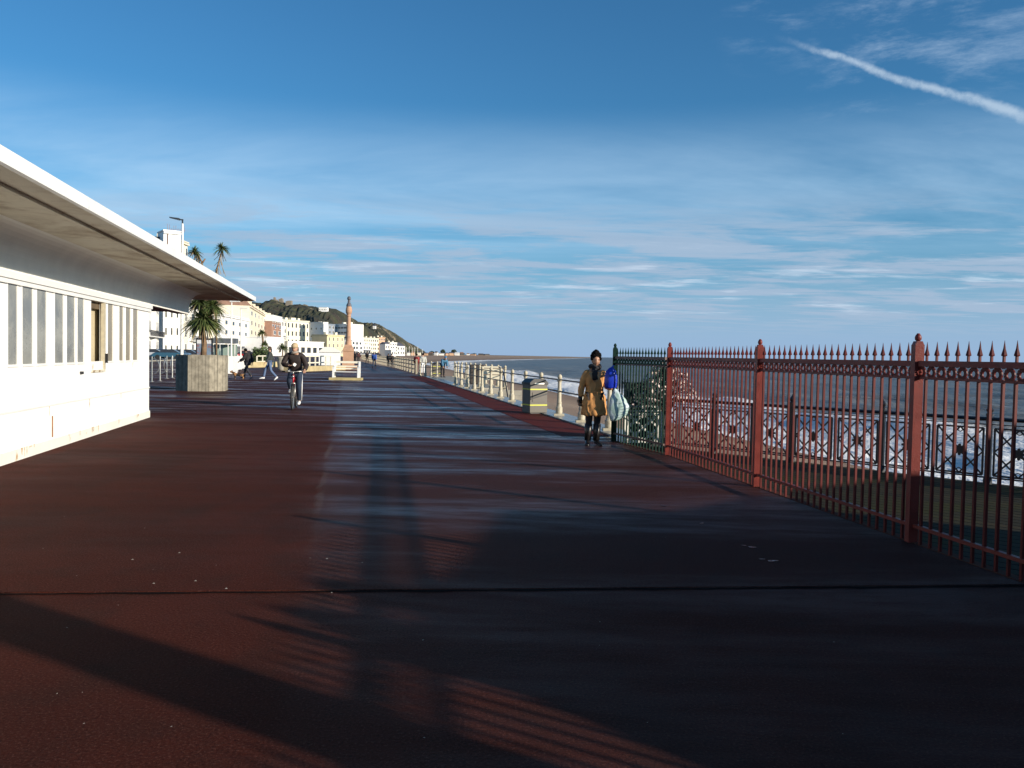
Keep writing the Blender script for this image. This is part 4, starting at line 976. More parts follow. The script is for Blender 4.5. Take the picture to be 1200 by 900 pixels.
# ------------------------------------------------------------------ buildings
def building(label, px0, px1, Y0, Y1, pyt, floors, bays, m, roof='flat', depth=12, wm=GLASSD, name='terrace_house', ztop=None, balcony=False, chim=0, bandf=(), skip=(), wfrac=.42, hfrac=.55, shop=False, cat='building', base=0.0, frames=True):
    a = gy(px0, 414, Y0); b = gy(px1, 414, Y1); a.z = b.z = 0; L = (b-a).length; an = math.atan2((b-a).y, (b-a).x)
    h = ztop if ztop else zp((px0+px1)/2, pyt, (Y0+Y1)/2)
    a.z = base; h -= base; bayset = set()
    r_ = empty(name, a, an, label, cat)
    MB().box(0, L, 0, depth, -1, h).build('wall', m, r_)
    if roof == 'flat':
        MB().box(-.15, L+.15, -.35, depth, h, h+.25).build('parapet', m, r_)
    elif roof == 'pitch':
        o = MB(); o.add([(-.2, -.4, h), (L+.2, -.4, h), (L+.2, depth+.2, h), (-.2, depth+.2, h), (0, depth/2, h+depth*.26), (L, depth/2, h+depth*.26)], [(3, 2, 1, 0), (0, 1, 5, 4), (1, 2, 5), (2, 3, 4, 5), (3, 0, 4)]); o.build('roof', SLATE, r_)
    elif roof == 'mansard':
        o = MB(); dz = h*.13; o.add([(-.1, -.3, h), (L+.1, -.3, h), (L+.1, depth, h), (-.1, depth, h), (.2, 1.6, h+dz), (L-.2, 1.6, h+dz), (L-.2, depth, h+dz), (.2, depth, h+dz)], [(3, 2, 1, 0), (4, 5, 6, 7), (0, 1, 5, 4), (1, 2, 6, 5), (2, 3, 7, 6), (3, 0, 4, 7)]); rf = o.build('roof', TILE, r_)
        for k in range(bays):
            x = L*(k+.5)/bays; MB().box(x-.7, x+.7, .0, 1.6, h+.2, h+dz*.85).build('dormer', m, rf)
    for k in range(chim):
        x = L*(k+.5)/max(1, chim)+.6; MB().box(x-.5, x+.5, depth*.35, depth*.55, h, h+(3.6 if roof != 'flat' else 1.9)).build('chimney', mat('chimney_brick', (.40, .27, .18), .8, .2, 1), r_)
    if floors > 2 and base == 0:
        MB().box(-.05, L+.05, -.45, -.001, h-.5, h-.15).build('cornice', m, r_)
        if chim == 0 and roof == 'flat' and m is not WHITE: chim = 2
        for k in range(2 if roof == 'flat' and chim else 0):
            x = L*(.2+.55*k); MB().box(x, x+1.6, depth*.3, depth*.45, h+.251, h+1.6).build('chimney', CREAM2, r_)
        if wfrac > .38 and frames:
            for k in range(0, bays, 2):
                bwx = L/bays; MB().add([(bwx*k+.1, -.002, 0), (bwx*k+bwx*.22, -.55, 0), (bwx*k+bwx*.78, -.55, 0), (bwx*(k+1)-.1, -.002, 0), (bwx*k+.1, -.002, h*.72), (bwx*k+bwx*.22, -.55, h*.72), (bwx*k+bwx*.78, -.55, h*.72), (bwx*(k+1)-.1, -.002, h*.72)], [(0, 1, 2, 3), (7, 6, 5, 4), (0, 4, 5, 1), (1, 5, 6, 2), (2, 6, 7, 3), (3, 7, 4, 0)]).build('bay', m, r_); bayset.add(k)
    fh = (h-.4)/floors; bw = L/bays; wme = {}
    for f_ in range(floors):
        if f_ in bandf:
            MB().box(-.05, L+.05, -.22, -.0, fh*f_+.02, fh*f_+.3).build('string_course', m, r_)
        for k in range(bays):
            if (f_, k) in skip: continue
            x = bw*(k+.5); wdt_ = bw*wfrac; z0 = fh*f_+fh*.22; z1_ = z0+fh*hfrac
            if shop and f_ == 0: wdt_ = bw*.8; z0 = .3; z1_ = fh*.8
            key = (f_ == 0 and shop)
            if key not in wme:
                fr1 = .12 if frames else .05
                wf = MB().box(-wdt_/2-fr1, wdt_/2+fr1, -.09, .0, -fr1-.08, z1_-z0+fr1).build('window', FACADE_W if m not in (WHITE,) else CREAM2, r_)
                pn_ = MB().box(-wdt_/2, wdt_/2, -.11, -.091, 0, z1_-z0).box(-.0, .0, -.12, -.111, 0, 0).build('pane', wm, wf); wme[key] = (wf, pn_); wf.location = (x, -.552 if (k in bayset and z0+hfrac*fh < h*.72) else 0, z0)
            else:
                w0, p0_ = wme[key]; wf = w0.copy(); COL.objects.link(wf); wf.parent = r_; wf.location = (x, -.552 if (k in bayset and z0+hfrac*fh < h*.72) else 0, z0); q_ = p0_.copy(); COL.objects.link(q_); q_.parent = wf
    if balcony:
        for f_ in ([balcony] if isinstance(balcony, int) and balcony is not True else [1]):
            bl = MB().box(.2, L-.2, -1.2, -.001, fh*f_-.1, fh*f_+.08); 
            o = bl.build('balcony', m, r_); rb = MB(); z = fh*f_+.08
            k = .3
            while k < L-.3: rb.box(k, k+.05, -1.18, -1.13, z, z+1.0); k += max(.5, L/60)
            rb.box(.2, L-.2, -1.2, -1.12, z+1.0, z+1.08); rb.build('balustrade', BLACKM, o)
    if shop: MB().box(.1, L-.1, -.9, -.001, fh*.84, fh*1.0).build('shop_fascia', mat('shop_sign_'+name, random.choice([(.08, .09, .12), (.12, .2, .3), (.3, .1, .08)]), .5), r_)
    return r_
# block at the left, rising above the canopy
W_ = FACADE_W
building('tall white apartment block with roof aerials rising above the shelter canopy', 191, 211, 172, 174, 273, 7, 3, WHITE, 'flat', 5, ztop=zp(198, 273, 175), frames=False, wfrac=.25, hfrac=.4, name='apartment_block', skip=[(6, k) for k in range(3)]+[(5, k) for k in range(3)])
ap = COL.objects['apartment_block']; zt_ = zp(198, 273, 175); 
MB().tube([(-.3, 4, zt_-5), (-.3, 4, zt_-.9)], .9, 14).build('water_tank', mat('dark_tank', (.04, .05, .06), .5), ap)
mb = MB()
for k in range(9): mb.bar((1.0+k*.42, 1, zt_+.2), (1.0+k*.42, 1, zt_+.9+random.random()*.8), .06); mb.bar((.9+k*.42, 1, zt_+.65), (1.2+k*.42, 1, zt_+.65), .05)
mb.build('aerial_array', mat('aerial_rust', (.20, .10, .09), .6), ap)
MB().box(1.0-.35, 1.0-.1, -.12, .0, zt_-9, zt_-.2).build('downpipe', mat('brown_pipe', (.16, .11, .09)), ap)
building('narrow cream tower block just right of the tall lamp post', 211.5, 219, 178, 182, 284, 7, 2, CREAM2, 'flat', 12, name='apartment_block', wfrac=.35)
building('white seafront terrace with iron balconies seen past the shelter corner', 168, 186, 150, 170, 356, 4, 4, W_, 'flat', 10, balcony=1, chim=0, ztop=15.5)
building('white bay windowed house right behind the tall lamp post', 220, 232, 185, 197, 352, 4, 3, W_, 'flat', 12, balcony=1, chim=1, ztop=14)
building('pale house with rounded gable behind the planter palm', 233, 251, 197, 218, 364, 4, 3, CREAM2, 'mansard', 12, shop=True)
building('broad plain white hotel left of the yellow terrace', 251, 291, 215, 262, 371, 4, 5, WHITE, 'flat', 14, shop=True, wfrac=.28, hfrac=.38, name='hotel')
building('green roofed cream house peeping over the white hotel', 258, 281, 310, 350, 361, 5, 4, CREAM2, 'mansard', 12)
building('pale yellow terrace, its long mansard roof full of dormers', 292, 321, 262, 395, 369, 5, 9, CREAM, 'mansard', 12, shop=True, wfrac=.30, hfrac=.42)
building('brick red apartment block with white top storey behind the strollers', 318, 329, 330, 350, 371, 6, 4, BRICK, 'flat', 12, frames=True, wm=GLASSM, wfrac=.5, name='apartment_block')
ab_ = [o for o in COL.objects if o.get('label', '').startswith('brick red')][0]; hh_ = zp(323, 371, 340)
L_ = (gy(329, 414, 350)-gy(318, 414, 330)).length
MB().box(-.2, L_+.2, -.5, 12, hh_-2.2, hh_+.3).build('top_storey', W_, ab_); MB().box(-.3, L_+.3, -2.5, -.51, 0, hh_*.30).build('podium', W_, ab_)
building('low white blank walled hall left of the fan palm', 312, 333, 250, 262, 396, 1, 2, WHITE, 'flat', 14, wfrac=.2, hfrac=.2, name='hall')
building('slim white house between the brick block and the pale hotel', 329.5, 335, 400, 410, 375, 5, 2, W_, 'flat', 10)
building('pale lemon hotel with flat roof and central chimney block above the cyclist', 335.5, 362, 440, 455, 376, 4, 6, mat('lemon_render', (.76, .70, .52), .7, .06, .3), 'flat', 14, balcony=1, name='hotel', wfrac=.35)
lh = [o for o in COL.objects if o.get('label', '').startswith('pale lemon')][0]; MB().box(5.5, 8.8, 2, 6, zp(349, 376, 447)+.26, zp(349, 372.5, 447)).build('chimney_block', CREAM2, lh)
building('blank white gable end joined to the lemon hotel', 362, 379, 447, 440, 378, 4, 3, WHITE, 'flat', 3, wfrac=.15, hfrac=.2)
building('long white pavilion with dark glazed front behind the cyclist', 337, 379, 300, 312, 401, 1, 6, WHITE, 'flat', 10, wfrac=.62, hfrac=.45, name='pavilion')
building('grey clad modern block left of the memorial column', 380, 392, 560, 575, 380, 6, 3, GREYB, 'flat', 14, wm=GLASSM, name='office_block')
building('white banded office block directly behind the memorial column', 392, 406, 580, 570, 380, 6, 4, W_, 'flat', 14, wm=GLASSM, wfrac=.86, hfrac=.36, name='office_block', frames=False)
building('low cream block between the booth and the memorial column', 383, 403, 420, 432, 393, 3, 4, mat('sand_render', (.66, .55, .34), .7, .1, .4), 'flat', 10, wfrac=.2)
building('white stepped apartment block right of the memorial column', 410.5, 421, 640, 650, 388, 6, 3, W_, 'flat', 14, wm=GLASSM, wfrac=.82, hfrac=.34, name='apartment_block', frames=False)
building('white arcaded house at the foot of the cliff', 412, 424, 560, 580, 399, 3, 3, W_, 'flat', 10, wfrac=.5)
building('wide pale yellow terrace under the eastern hill', 421, 436, 700, 720, 396, 4, 6, CREAM2, 'flat', 10)
building('lemon house left of the terracotta block', 436, 443.5, 730, 740, 396.5, 4, 3, CREAM, 'flat', 10)
building('white low shop row in front of the pale yellow terrace', 426, 434, 600, 606, 404, 2, 3, W_, 'flat', 10, shop=True)
building('terracotta coloured block of flats under the eastern hill', 443.5, 451, 745, 752, 395.5, 5, 3, TERRA, 'flat', 10)
building('small white gabled cottage right of the terracotta block', 451.5, 456, 700, 705, 403, 2, 2, W_, 'pitch', 6, name='cottage')
building('tall white net shop block near the end of the old town', 456.5, 465, 760, 770, 401.5, 4, 3, W_, 'flat', 10)
building('white inn with dark slate roof at the end of the old town', 465.5, 474.5, 800, 812, 405.5, 2, 3, W_, 'pitch', 14, name='inn')
building('little white hut low in front of the old town', 458.5, 464, 640, 645, 410.5, 1, 2, W_, 'flat', 6, name='hut')
# far scattered houses and masts along the beach road
fg = 'small houses along the far shore'
r2 = random.Random(4); k = 0; hp = []
px = 477.0
while px < 575:
    Y = 950+(px-477)*14; wpx = r2.uniform(3, 6.5); m_ = r2.choice([W_, CREAM2, TERRA, CREAM, W_, mat('dark_shed', (.08, .07, .06))])
    g_ = gy(px, 414, Y); s_ = Y/970; hgt = r2.uniform(2.2, 4.6)*s_*(1 if px < 545 else .6)
    r_ = empty('seaside_house', (g_.x, Y, 0), R(r2.uniform(-10, 25)), 'x', 'house', fg)
    MB().box(0, wpx*s_, 0, 9, -1, hgt*.62).build('wall', m_, r_); o = MB(); L_ = wpx*s_
    o.add([(-.3, -.3, hgt*.62), (L_+.3, -.3, hgt*.62), (L_+.3, 9.3, hgt*.62), (-.3, 9.3, hgt*.62), (.5, 4.5, hgt), (L_-.5, 4.5, hgt)], [(3, 2, 1, 0), (0, 1, 5, 4), (1, 2, 5), (2, 3, 4, 5), (3, 0, 4)]); o.build('roof', r2.choice([SLATE, TILE, SLATE, W_]), r_)
    hp.append((r_, m_)); px += wpx+r2.uniform(.5, 3.5); k += 1
for i, (r_, m_) in enumerate(hp):
    r_['label'] = 'small low house on the far beach road, number %s from the old town inn' % ['one', 'two', 'three', 'four', 'five', 'six', 'seven', 'eight', 'nine', 'ten', 'eleven', 'twelve', 'thirteen', 'fourteen', 'fifteen', 'sixteen', 'seventeen', 'eighteen', 'nineteen', 'twenty', 'twenty one', 'twenty two', 'twenty three', 'twenty four', 'twenty five'][min(i, 24)]
FT = mat('far_tree_leaf', (.035, .05, .022), .9, .4, .1)
def blob_tree(px, Y, wpx, hpx, label):
    g_ = gy(px, 414, Y); s_ = Y/970; r_ = empty('seaside_tree', (g_.x, Y, 0), 0, label, 'tree', 'trees along the far shore'); mb = MB(); w_ = wpx*s_/2; h = hpx*s_
    for k in range(260):
        a_ = r2.uniform(0, 6.28); e = math.asin(r2.uniform(-.7, 1)); rr_ = r2.uniform(.55, 1)
        c = Vector((math.cos(a_)*math.cos(e)*w_*rr_, math.sin(a_)*math.cos(e)*w_*rr_*.7, h*.58+math.sin(e)*h*.42*rr_)); n1 = Vector((r2.gauss(0, 1), r2.gauss(0, 1), r2.gauss(0, 1))).normalized(); n2 = n1.orthogonal().normalized(); q_ = h*r2.uniform(.06, .13)
        mb.add([c+n1*q_, c+n2*q_*.7, c-n1*q_, c-n2*q_*.7], [(0, 1, 2, 3)])
    mb.build('crown', FT, r_); MB().tube([(0, 0, -.5), (0, 0, h*.5)], h*.04, 6).build('trunk', BARK, r_)
for px, Y, w_, h_, lb in ((480, 1000, 5, 6, 'dark tree nearest the old town inn'), (487, 1050, 4, 5, 'dark rounded tree, second beyond the inn'), (506, 1400, 6, 4.5, 'bushy dark tree in the middle of the far houses'), (519, 1600, 6, 6.5, 'tall dark tree, left one of the tall far pair'), (532, 1750, 7, 6.5, 'tall dark tree, right one of the tall far pair'), (541, 1900, 9, 3, 'low spreading tree past the tall pair'), (556, 2000, 6, 2.6, 'last low tree on the far shore')):
    blob_tree(px, Y, w_, h_, lb)
for i, (px, h_) in enumerate(((476, 9), (479.5, 10), (483, 8.5), (486, 9.5), (489.5, 10), (495, 7))):
    Y = 900; g_ = gy(px, 414, Y); s_ = Y/970; o = MB().bar((0, 0, -1), (0, 0, h_*s_), .35).bar((-1.2, 0, h_*s_*.8), (1.2, 0, h_*s_*.8), .15).build('boat_mast', W_); o.location = (g_.x, Y, 0)
    ctag(o, 'slender pale boat mast, %s of six past the inn' % ['first', 'second', 'third', 'fourth', 'fifth', 'last'][i], 'mast', 'boat masts on the far beach')

# ------------------------------------------------------------------ hills
def hill(name, sil, Ytop, Ybase, base_z, m, seed, back=500, rough=1.0):
    r3 = np.random.default_rng(seed); px = np.array([p[0] for p in sil], float); py = np.array([p[1] for p in sil], float)
    xs = np.linspace(px[0], px[-1], 150); tops = np.interp(xs, px, py); vs = []; nv = 26
    ns = r3.normal(size=(150, nv+6)); 
    for _ in range(1): ns = (ns+np.roll(ns, 1, 0)+np.roll(ns, 1, 1))/1.7
    for i, (x, yt) in enumerate(zip(xs, tops)):
        Yt = Ytop; zt = zp(x, yt, Yt)
        for j in range(nv):
            t_ = j/(nv-1); Y_ = Ybase+(Yt-Ybase)*t_; sx_ = gy(x, 414, Y_).x*(1-t_)+gy(x, 414, Yt).x*t_
            prof_ = (t_**.75 if t_ < 1 else 1); z = base_z+(zt-base_z)*prof_+ns[i, j]*rough*(1-.75*t_)*(1 if t_ > .05 else 0)*2.2
            if j == nv-1: z = zt+ns[i, j]*rough*.8
            vs.append((sx_, Y_, z))
        for j in range(6):
            t_ = (j+1)/6; vs.append((gy(x, 414, Yt).x, Yt+back*t_, zt*(1-t_*.5)-t_**2*zt*.5))
    n = nv+6; mb = MB(); mb.add(vs, [(i*n+k, (i+1)*n+k, (i+1)*n+k+1, i*n+k+1) for i in range(149) for k in range(n-1)])
    # the seaward end falls away as a cliff
    o = mb.build(name, m, None, smooth=True); ctag(o, kind='structure')
    sd_ = o.modifiers.new('s', 'SUBSURF'); sd_.levels = sd_.render_levels = 1
    tx = bpy.data.textures.new(name, 'CLOUDS'); tx.noise_scale = 14; tx.noise_depth = 4
    dm = o.modifiers.new('d', 'DISPLACE'); dm.texture = tx; dm.strength = 5*rough; dm.mid_level = .5; dm.texture_coords = 'GLOBAL'
    return o
def hillmat(name, rock_amt):
    m = bpy.data.materials.new(name); m.use_nodes = True; t = NT(m.node_tree); b = t.n['Principled BSDF']; v = t.new('ShaderNodeTexCoord').outputs['Object']
    c = t.mix(t.ramp(t.noise(v, .022, 6, .65), .4, .62), (.028, .030, .018, 1), (.062, .066, .028, 1))
    c = t.mix(t.ramp(t.noise(t.mapping(v, (1, 1, 1), (0, 0, 0), (50, 9, 3)), .035, 6, .7), .52, .62), c, (.050, .038, .026, 1))
    c = t.mix(t.ramp(t.noise(t.mapping(v, (.6, .6, .25)), .07, 6, .7), .66-rock_amt, .70-rock_amt), c, (.24, .19, .12, 1))
    t.put(b.inputs['Base Color'], c); b.inputs['Roughness'].default_value = .95
    bn = t.new('ShaderNodeBump'); bn.inputs['Strength'].default_value = 1; bn.inputs['Distance'].default_value = 3; t.put(bn.inputs['Height'], t.noise(v, .16, 6, .75)); t.l.new(bn.outputs[0], b.inputs['Normal'])
    return m
H1 = hillmat('gorse_hill', .05); H2 = hillmat('cliff_hill', .13)
hill('castle_hill', [(236, 356), (262, 352), (284, 352.5), (300, 354), (308, 355.5), (314, 353), (322, 351), (330, 355), (340, 357.5), (350, 356), (357, 357), (370, 359), (382, 359.5), (392, 362), (399, 367), (403, 373), (406, 382), (408, 398), (409, 413)], 900, 640, 0, H1, 2)
hill('eastern_hill', [(404, 374), (412, 376), (425, 378), (436, 378.5), (444, 381), (450, 384), (456, 389), (462, 394), (466, 399), (468.5, 405), (471, 413)], 1300, 930, 0, H2, 5, rough=1.2)
# castle ruin
Yc = 893; cs = empty('ruined_castle', (gy(330, 358, Yc).x, Yc, zp(330, 358.5, Yc)), 0, 'broken stone walls of a ruined castle on the crest of the hill', 'castle')
def cx2(px): return gy(px, 358, Yc).x-cs.location.x
def cz2(px, py): return zp(px, py, Yc)-cs.location.z
def ruin(pts, d0=0, d1=5): 
    o = MB(); o.prism([(cx2(a), cz2(a, b)) for a, b in pts], d0, d1); return o.build('ruined_wall', SANDST, cs)
ruin([(320.3, 361), (320.3, 348.5), (321.6, 348.2), (322, 351), (324.2, 351), (324.6, 361)])
ruin([(325.3, 361), (325.4, 349.8), (327, 350.2), (328.2, 349), (329.8, 350), (330.4, 353.5), (333, 355), (334.5, 361)], 3, 8)
ruin([(335.4, 361), (335.4, 353.6), (338, 352.6), (342, 352.4), (342, 361)], -3, 3)
ruin([(346, 363), (349, 358), (355, 356), (358, 357), (358.4, 363)], 6, 10)
building('long white house standing alone high on the castle hill', 373, 382.5, 862, 862, 360.5, 1, 5, WHITE, 'flat', 8, ztop=zp(378, 360.3, 862), name='hill_house', wfrac=.3, hfrac=.4, base=zp(378, 364.2, 862))
building('small white house perched on the eastern hill', 436.5, 439.5, 1180, 1180, 380.5, 1, 2, W_, 'pitch', 8, ztop=zp(438, 382, 1180), name='hill_house', wfrac=.3, hfrac=.3, base=zp(438, 384.5, 1180))

# ------------------------------------------------------------------ people
def skin_mesh(V, E_, Rr, sub=2, root=0):
    me = bpy.data.meshes.new('tmp'); me.from_pydata([tuple(v) for v in V], E_, []); o = bpy.data.objects.new('tmp', me); COL.objects.link(o)
    sk = o.modifiers.new('s', 'SKIN'); sk.use_smooth_shade = True
    for i, v in enumerate(me.skin_vertices[0].data):
        r = Rr[i]; v.radius = r if hasattr(r, '__len__') else (r, r); v.use_root = (i == root)
    ss = o.modifiers.new('u', 'SUBSURF'); ss.levels = ss.render_levels = sub
    dg = bpy.context.evaluated_depsgraph_get(); out = bpy.data.meshes.new_from_object(o.evaluated_get(dg), depsgraph=dg)
    bpy.data.objects.remove(o); bpy.data.meshes.remove(me)
    V_ = [tuple(v.co) for v in out.vertices]; F_ = [tuple(p.vertices) for p in out.polygons]; bpy.data.meshes.remove(out)
    return V_, F_
J0 = dict(pelvis=(0, 0, .95), waist=(0, 0, 1.09), chest=(0, 0, 1.30), neckb=(0, .01, 1.45), neck=(0, -.01, 1.54), head=(0, -.02, 1.645))
for s__, k__ in ((-1, 'L'), (1, 'R')):     # L = picture left when facing the viewer
    J0.update({'sh'+k__: (s__*.175, 0, 1.41), 'el'+k__: (s__*.225, .02, 1.13), 'wr'+k__: (s__*.235, -.03, .89), 'ha'+k__: (s__*.235, -.05, .80),
               'hi'+k__: (s__*.09, 0, .92), 'kn'+k__: (s__*.10, -.02, .50), 'an'+k__: (s__*.10, .02, .09), 'to'+k__: (s__*.115, -.15, .035)})
RAD = dict(pelvis=.125, waist=.11, chest=.13, neckb=.075, neck=.052, sh=.055, el=.042, wr=.030, ha=.03, hi=.085, kn=.058, an=.042, to=.035)
def rad(n): return RAD.get(n, RAD.get(n[:2]))
def chain(J, names, edges, k=1.0, add=0.0, over={}):
    V = [J[n] for n in names]; E_ = [(names.index(a), names.index(b)) for a, b in edges]; Rr = [over.get(n, rad(n)*k+add) for n in names]
    return V, E_, Rr
def head_geo(mb, c, yaw=0, pitch_=0, sz=1.0, mi=0, mie=1):
    M = Matrix.Rotation(yaw, 3, 'Z') @ Matrix.Rotation(pitch_, 3, 'X'); c = Vector(c); vs = []; n, m = 22, 16
    for i in range(m+1):
        for j in range(n):
            ph = math.pi*i/m; th = 2*math.pi*j/n; x, y, z = math.sin(ph)*math.cos(th), math.sin(ph)*math.sin(th), -math.cos(ph)
            wx = .076*(1-.22*max(0, -z)**1.3); wy = .095; p = Vector((x*wx, y*wy, z*.118))
            if y < -.3:
                p.y += .012*max(0, 1-abs(z)*1.2)
                g_ = math.exp(-(x/.16)**2-((z+.08)/.22)**2); p.y -= .026*g_
                for e_ in (-1, 1): p.y += .011*math.exp(-((x-e_*.38)/.18)**2-((z-.10)/.12)**2)
                p.y -= .006*math.exp(-(x/.3)**2-((z+.42)/.07)**2)-.004*math.exp(-(x/.3)**2-((z+.50)/.05)**2)
                p.y -= .010*math.exp(-(x/.3)**2-((z+.78)/.15)**2)
            vs.append(c+M@(p*sz))
    fs = [(i*n+j, i*n+(j+1) % n, (i+1)*n+(j+1) % n, (i+1)*n+j) for i in range(m) for j in range(n)]
    mb.add(vs, fs, mi)
    for e_ in (-1, 1):
        mb.ball(c+M@(Vector((e_*.029, -.082, .012))*sz), .010*sz, 8, 5, mie, (1.3, .5, .6))
        mb.ball(c+M@(Vector((e_*.077, .005, -.005))*sz), .022*sz, 8, 6, mi, (.35, .7, 1.25))
        mb.bar(c+M@(Vector((e_*.016, -.088, .030))*sz), c+M@(Vector((e_*.046, -.082, .031))*sz), .006*sz, mi=mie)
    mb.bar(c+M@(Vector((-.020, -.0865, -.052))*sz), c+M@(Vector((.020, -.0865, -.052))*sz), .006*sz, .006*sz, mi=2)
def hand_geo(mb, w_, d, pn, side=1, L=.17, curl=.5, mi=0):
    """w_: wrist point, d: direction of the fingers, pn: palm normal (curl towards it)"""
    w_ = Vector(w_); d = Vector(d).normalized(); pn = Vector(pn); pn = (pn-d*pn.dot(d)).normalized(); sd = d.cross(pn)*side
    mb.tube([w_-d*.015, w_+d*.03, w_+d*L*.32, w_+d*L*.50], [(.022, .018), (.034, .016), (.040, .015), (.036, .012)], 8, mi)
    for k, (o_, l_) in enumerate(((-.028, .40), (-.009, .45), (.010, .42), (.028, .33))):
        b = w_+d*L*.48+sd*o_; a1 = curl*.6; a2 = curl*1.5; a3 = curl*2.2; l = L*l_
        p1 = b+(d*math.cos(a1)+pn*math.sin(a1))*l*.42; p2 = p1+(d*math.cos(a2)+pn*math.sin(a2))*l*.33; p3 = p2+(d*math.cos(a3)+pn*math.sin(a3))*l*.25
        mb.tube([b-d*.01, p1, p2, p3], [.0092, .0085, .0078, .0055], 6, mi)
    b = w_+d*L*.12-sd*.030; t1 = b+(d*.6-sd*.7+pn*.35).normalized()*L*.2; t2 = t1+(d*.9-sd*.15+pn*.6).normalized()*L*.17
    mb.tube([b, t1, t2], [.013, .0105, .007], 6, mi)
SPINE = ['pelvis', 'waist', 'chest', 'neckb', 'neck']
LIPS = mat('lip', (.28, .10, .08), .5)
EYE = mat('eye_dark', (.02, .015, .012), .3)
def sides(*n): return [a+b for a in n for b in 'LR']
def person(loc, rz, label, H_=1.72, J={}, top=DARKCL, legs=DENIM, shoe=BLACK, hair=HAIR, skin=SKIN, yaw=0, tilt=0, lookdown=0, hat=None, long_hair=False, bulky=.018, group=None, det=True, hands=None, name='person', scarf=None, coat=None, afro=False, boots=None, extra=None, stripe=False, wide=0.0, legw=.012):
    r_ = empty(name, loc, rz, label, 'person', group); sc_ = H_/1.765
    Q = dict(J0); Q.update(J); Q = {k: Vector(v)*sc_ for k, v in Q.items()}
    names = SPINE+sides('sh', 'el', 'wr', 'hi', 'kn', 'an', 'to')
    ed = [('pelvis', 'waist'), ('waist', 'chest'), ('chest', 'neckb'), ('neckb', 'neck')]
    for k in 'LR': ed += [('neckb', 'sh'+k), ('sh'+k, 'el'+k), ('el'+k, 'wr'+k), ('pelvis', 'hi'+k), ('hi'+k, 'kn'+k), ('kn'+k, 'an'+k), ('an'+k, 'to'+k)]
    V, E_, Rr = chain(Q, names, ed, sc_*.92)
    mb = MB(); v_, f_ = skin_mesh(V, E_, Rr, 2); mb.add(v_, f_)
    head_geo(mb, Q['head'], yaw, lookdown, sc_, 0, 1)
    mb.tube([Q['neck']-Vector((0, 0, .06)), Q['head']-Vector((0, -.01, .05))], [.052*sc_, .050*sc_], 10)
    for k in 'LR':
        h = (hands or {}).get(k, {}); d = h.get('d') or (Q['wr'+k]-Q['el'+k]); 
        hand_geo(mb, Q['wr'+k], d, h.get('pn', (-.3 if k == 'R' else .3, -1, 0) if abs(Vector(d).normalized().z) > .7 else (0, 0, -1)), 1 if k == 'R' else -1, .175*sc_, h.get('curl', .45))
    mb.build('body', [skin, EYE, LIPS], r_, smooth=True, fix=False)
    # trousers
    nm = ['pelvis']+sides('hi', 'kn', 'an'); e2 = []
    for k in 'LR': e2 += [('pelvis', 'hi'+k), ('hi'+k, 'kn'+k), ('kn'+k, 'an'+k)]
    Qt = dict(Q)
    for k in 'LR': Qt['an'+k] = Q['an'+k]+(Q['kn'+k]-Q['an'+k]).normalized()*.02
    V, E_, Rr = chain(Qt, nm, e2, sc_, legw, {'anL': .058*sc_, 'anR': .058*sc_} if boots is None else {})
    mb = MB(); v_, f_ = skin_mesh(V, E_, Rr, 2); mb.add(v_, f_); mb.build('trousers', legs, r_, smooth=True, fix=False)
    if stripe:
        mb = MB(); k = 'R'; o_ = Vector((.082, -.03, 0)); mb.tube([Q['hi'+k]+o_+Vector((.01, 0, -.05)), Q['kn'+k]+o_*.9, Q['an'+k]+o_*.75+Vector((0, 0, .04))], [(.014, .03)]*3, 6); mb.build('trouser_stripe', WHITECL, r_, smooth=True)
    # jacket
    if coat is None:
        nm = SPINE[:4]+sides('sh', 'el', 'wr'); e3 = [('pelvis', 'waist'), ('waist', 'chest'), ('chest', 'neckb')]
        for k in 'LR': e3 += [('neckb', 'sh'+k), ('sh'+k, 'el'+k), ('el'+k, 'wr'+k)]
        Qj = dict(Q)
        for k in 'LR': Qj['wr'+k] = Q['wr'+k]+(Q['el'+k]-Q['wr'+k]).normalized()*.015
        V, E_, Rr = chain(Qj, nm, e3, sc_*1.06, bulky, {'neckb': .085*sc_, 'pelvis': (.16+bulky+wide)*sc_, 'waist': (.11+bulky+wide)*sc_, 'chest': (.135+bulky+wide*.8)*sc_})
        mb = MB(); v_, f_ = skin_mesh(V, E_, Rr, 2); mb.add(v_, f_); o = mb.build('jacket', top, r_, smooth=True, fix=False)
        tx = bpy.data.textures.get('folds') or bpy.data.textures.new('folds', 'CLOUDS'); tx.noise_scale = .09
        dm = o.modifiers.new('folds', 'DISPLACE'); dm.texture = tx; dm.strength = .03; dm.mid_level = .5
    # shoes
    for k in 'LR':
        a_, t_ = Q['an'+k], Q['to'+k]; d = (t_-a_); d.z = 0; d = d.normalized() if d.length > .01 else Vector((0, -1, 0)); up = Vector((0, 0, 1)); fw_ = (t_-a_).normalized()
        mb = MB(); hl = a_-fw_*.06+Vector((0, 0, -.025)); P = [hl, a_+Vector((0, 0, -.02)), a_.lerp(t_, .55)+Vector((0, 0, .0)), t_+fw_*.02, t_+fw_*.07]
        mb.tube(P, [(.030, .035), (.042, .052), (.044, .042), (.045, .030), (.030, .018)], 10)
        if boots: mb.tube([a_, a_.lerp(Q['kn'+k], .35), a_.lerp(Q['kn'+k], boots)], [.056, .062, .070], 10)
        mb.build('boot' if boots else 'shoe', shoe, r_, smooth=True)
    hc = Q['head']
    M = Matrix.Rotation(yaw, 3, 'Z') @ Matrix.Rotation(lookdown, 3, 'X')
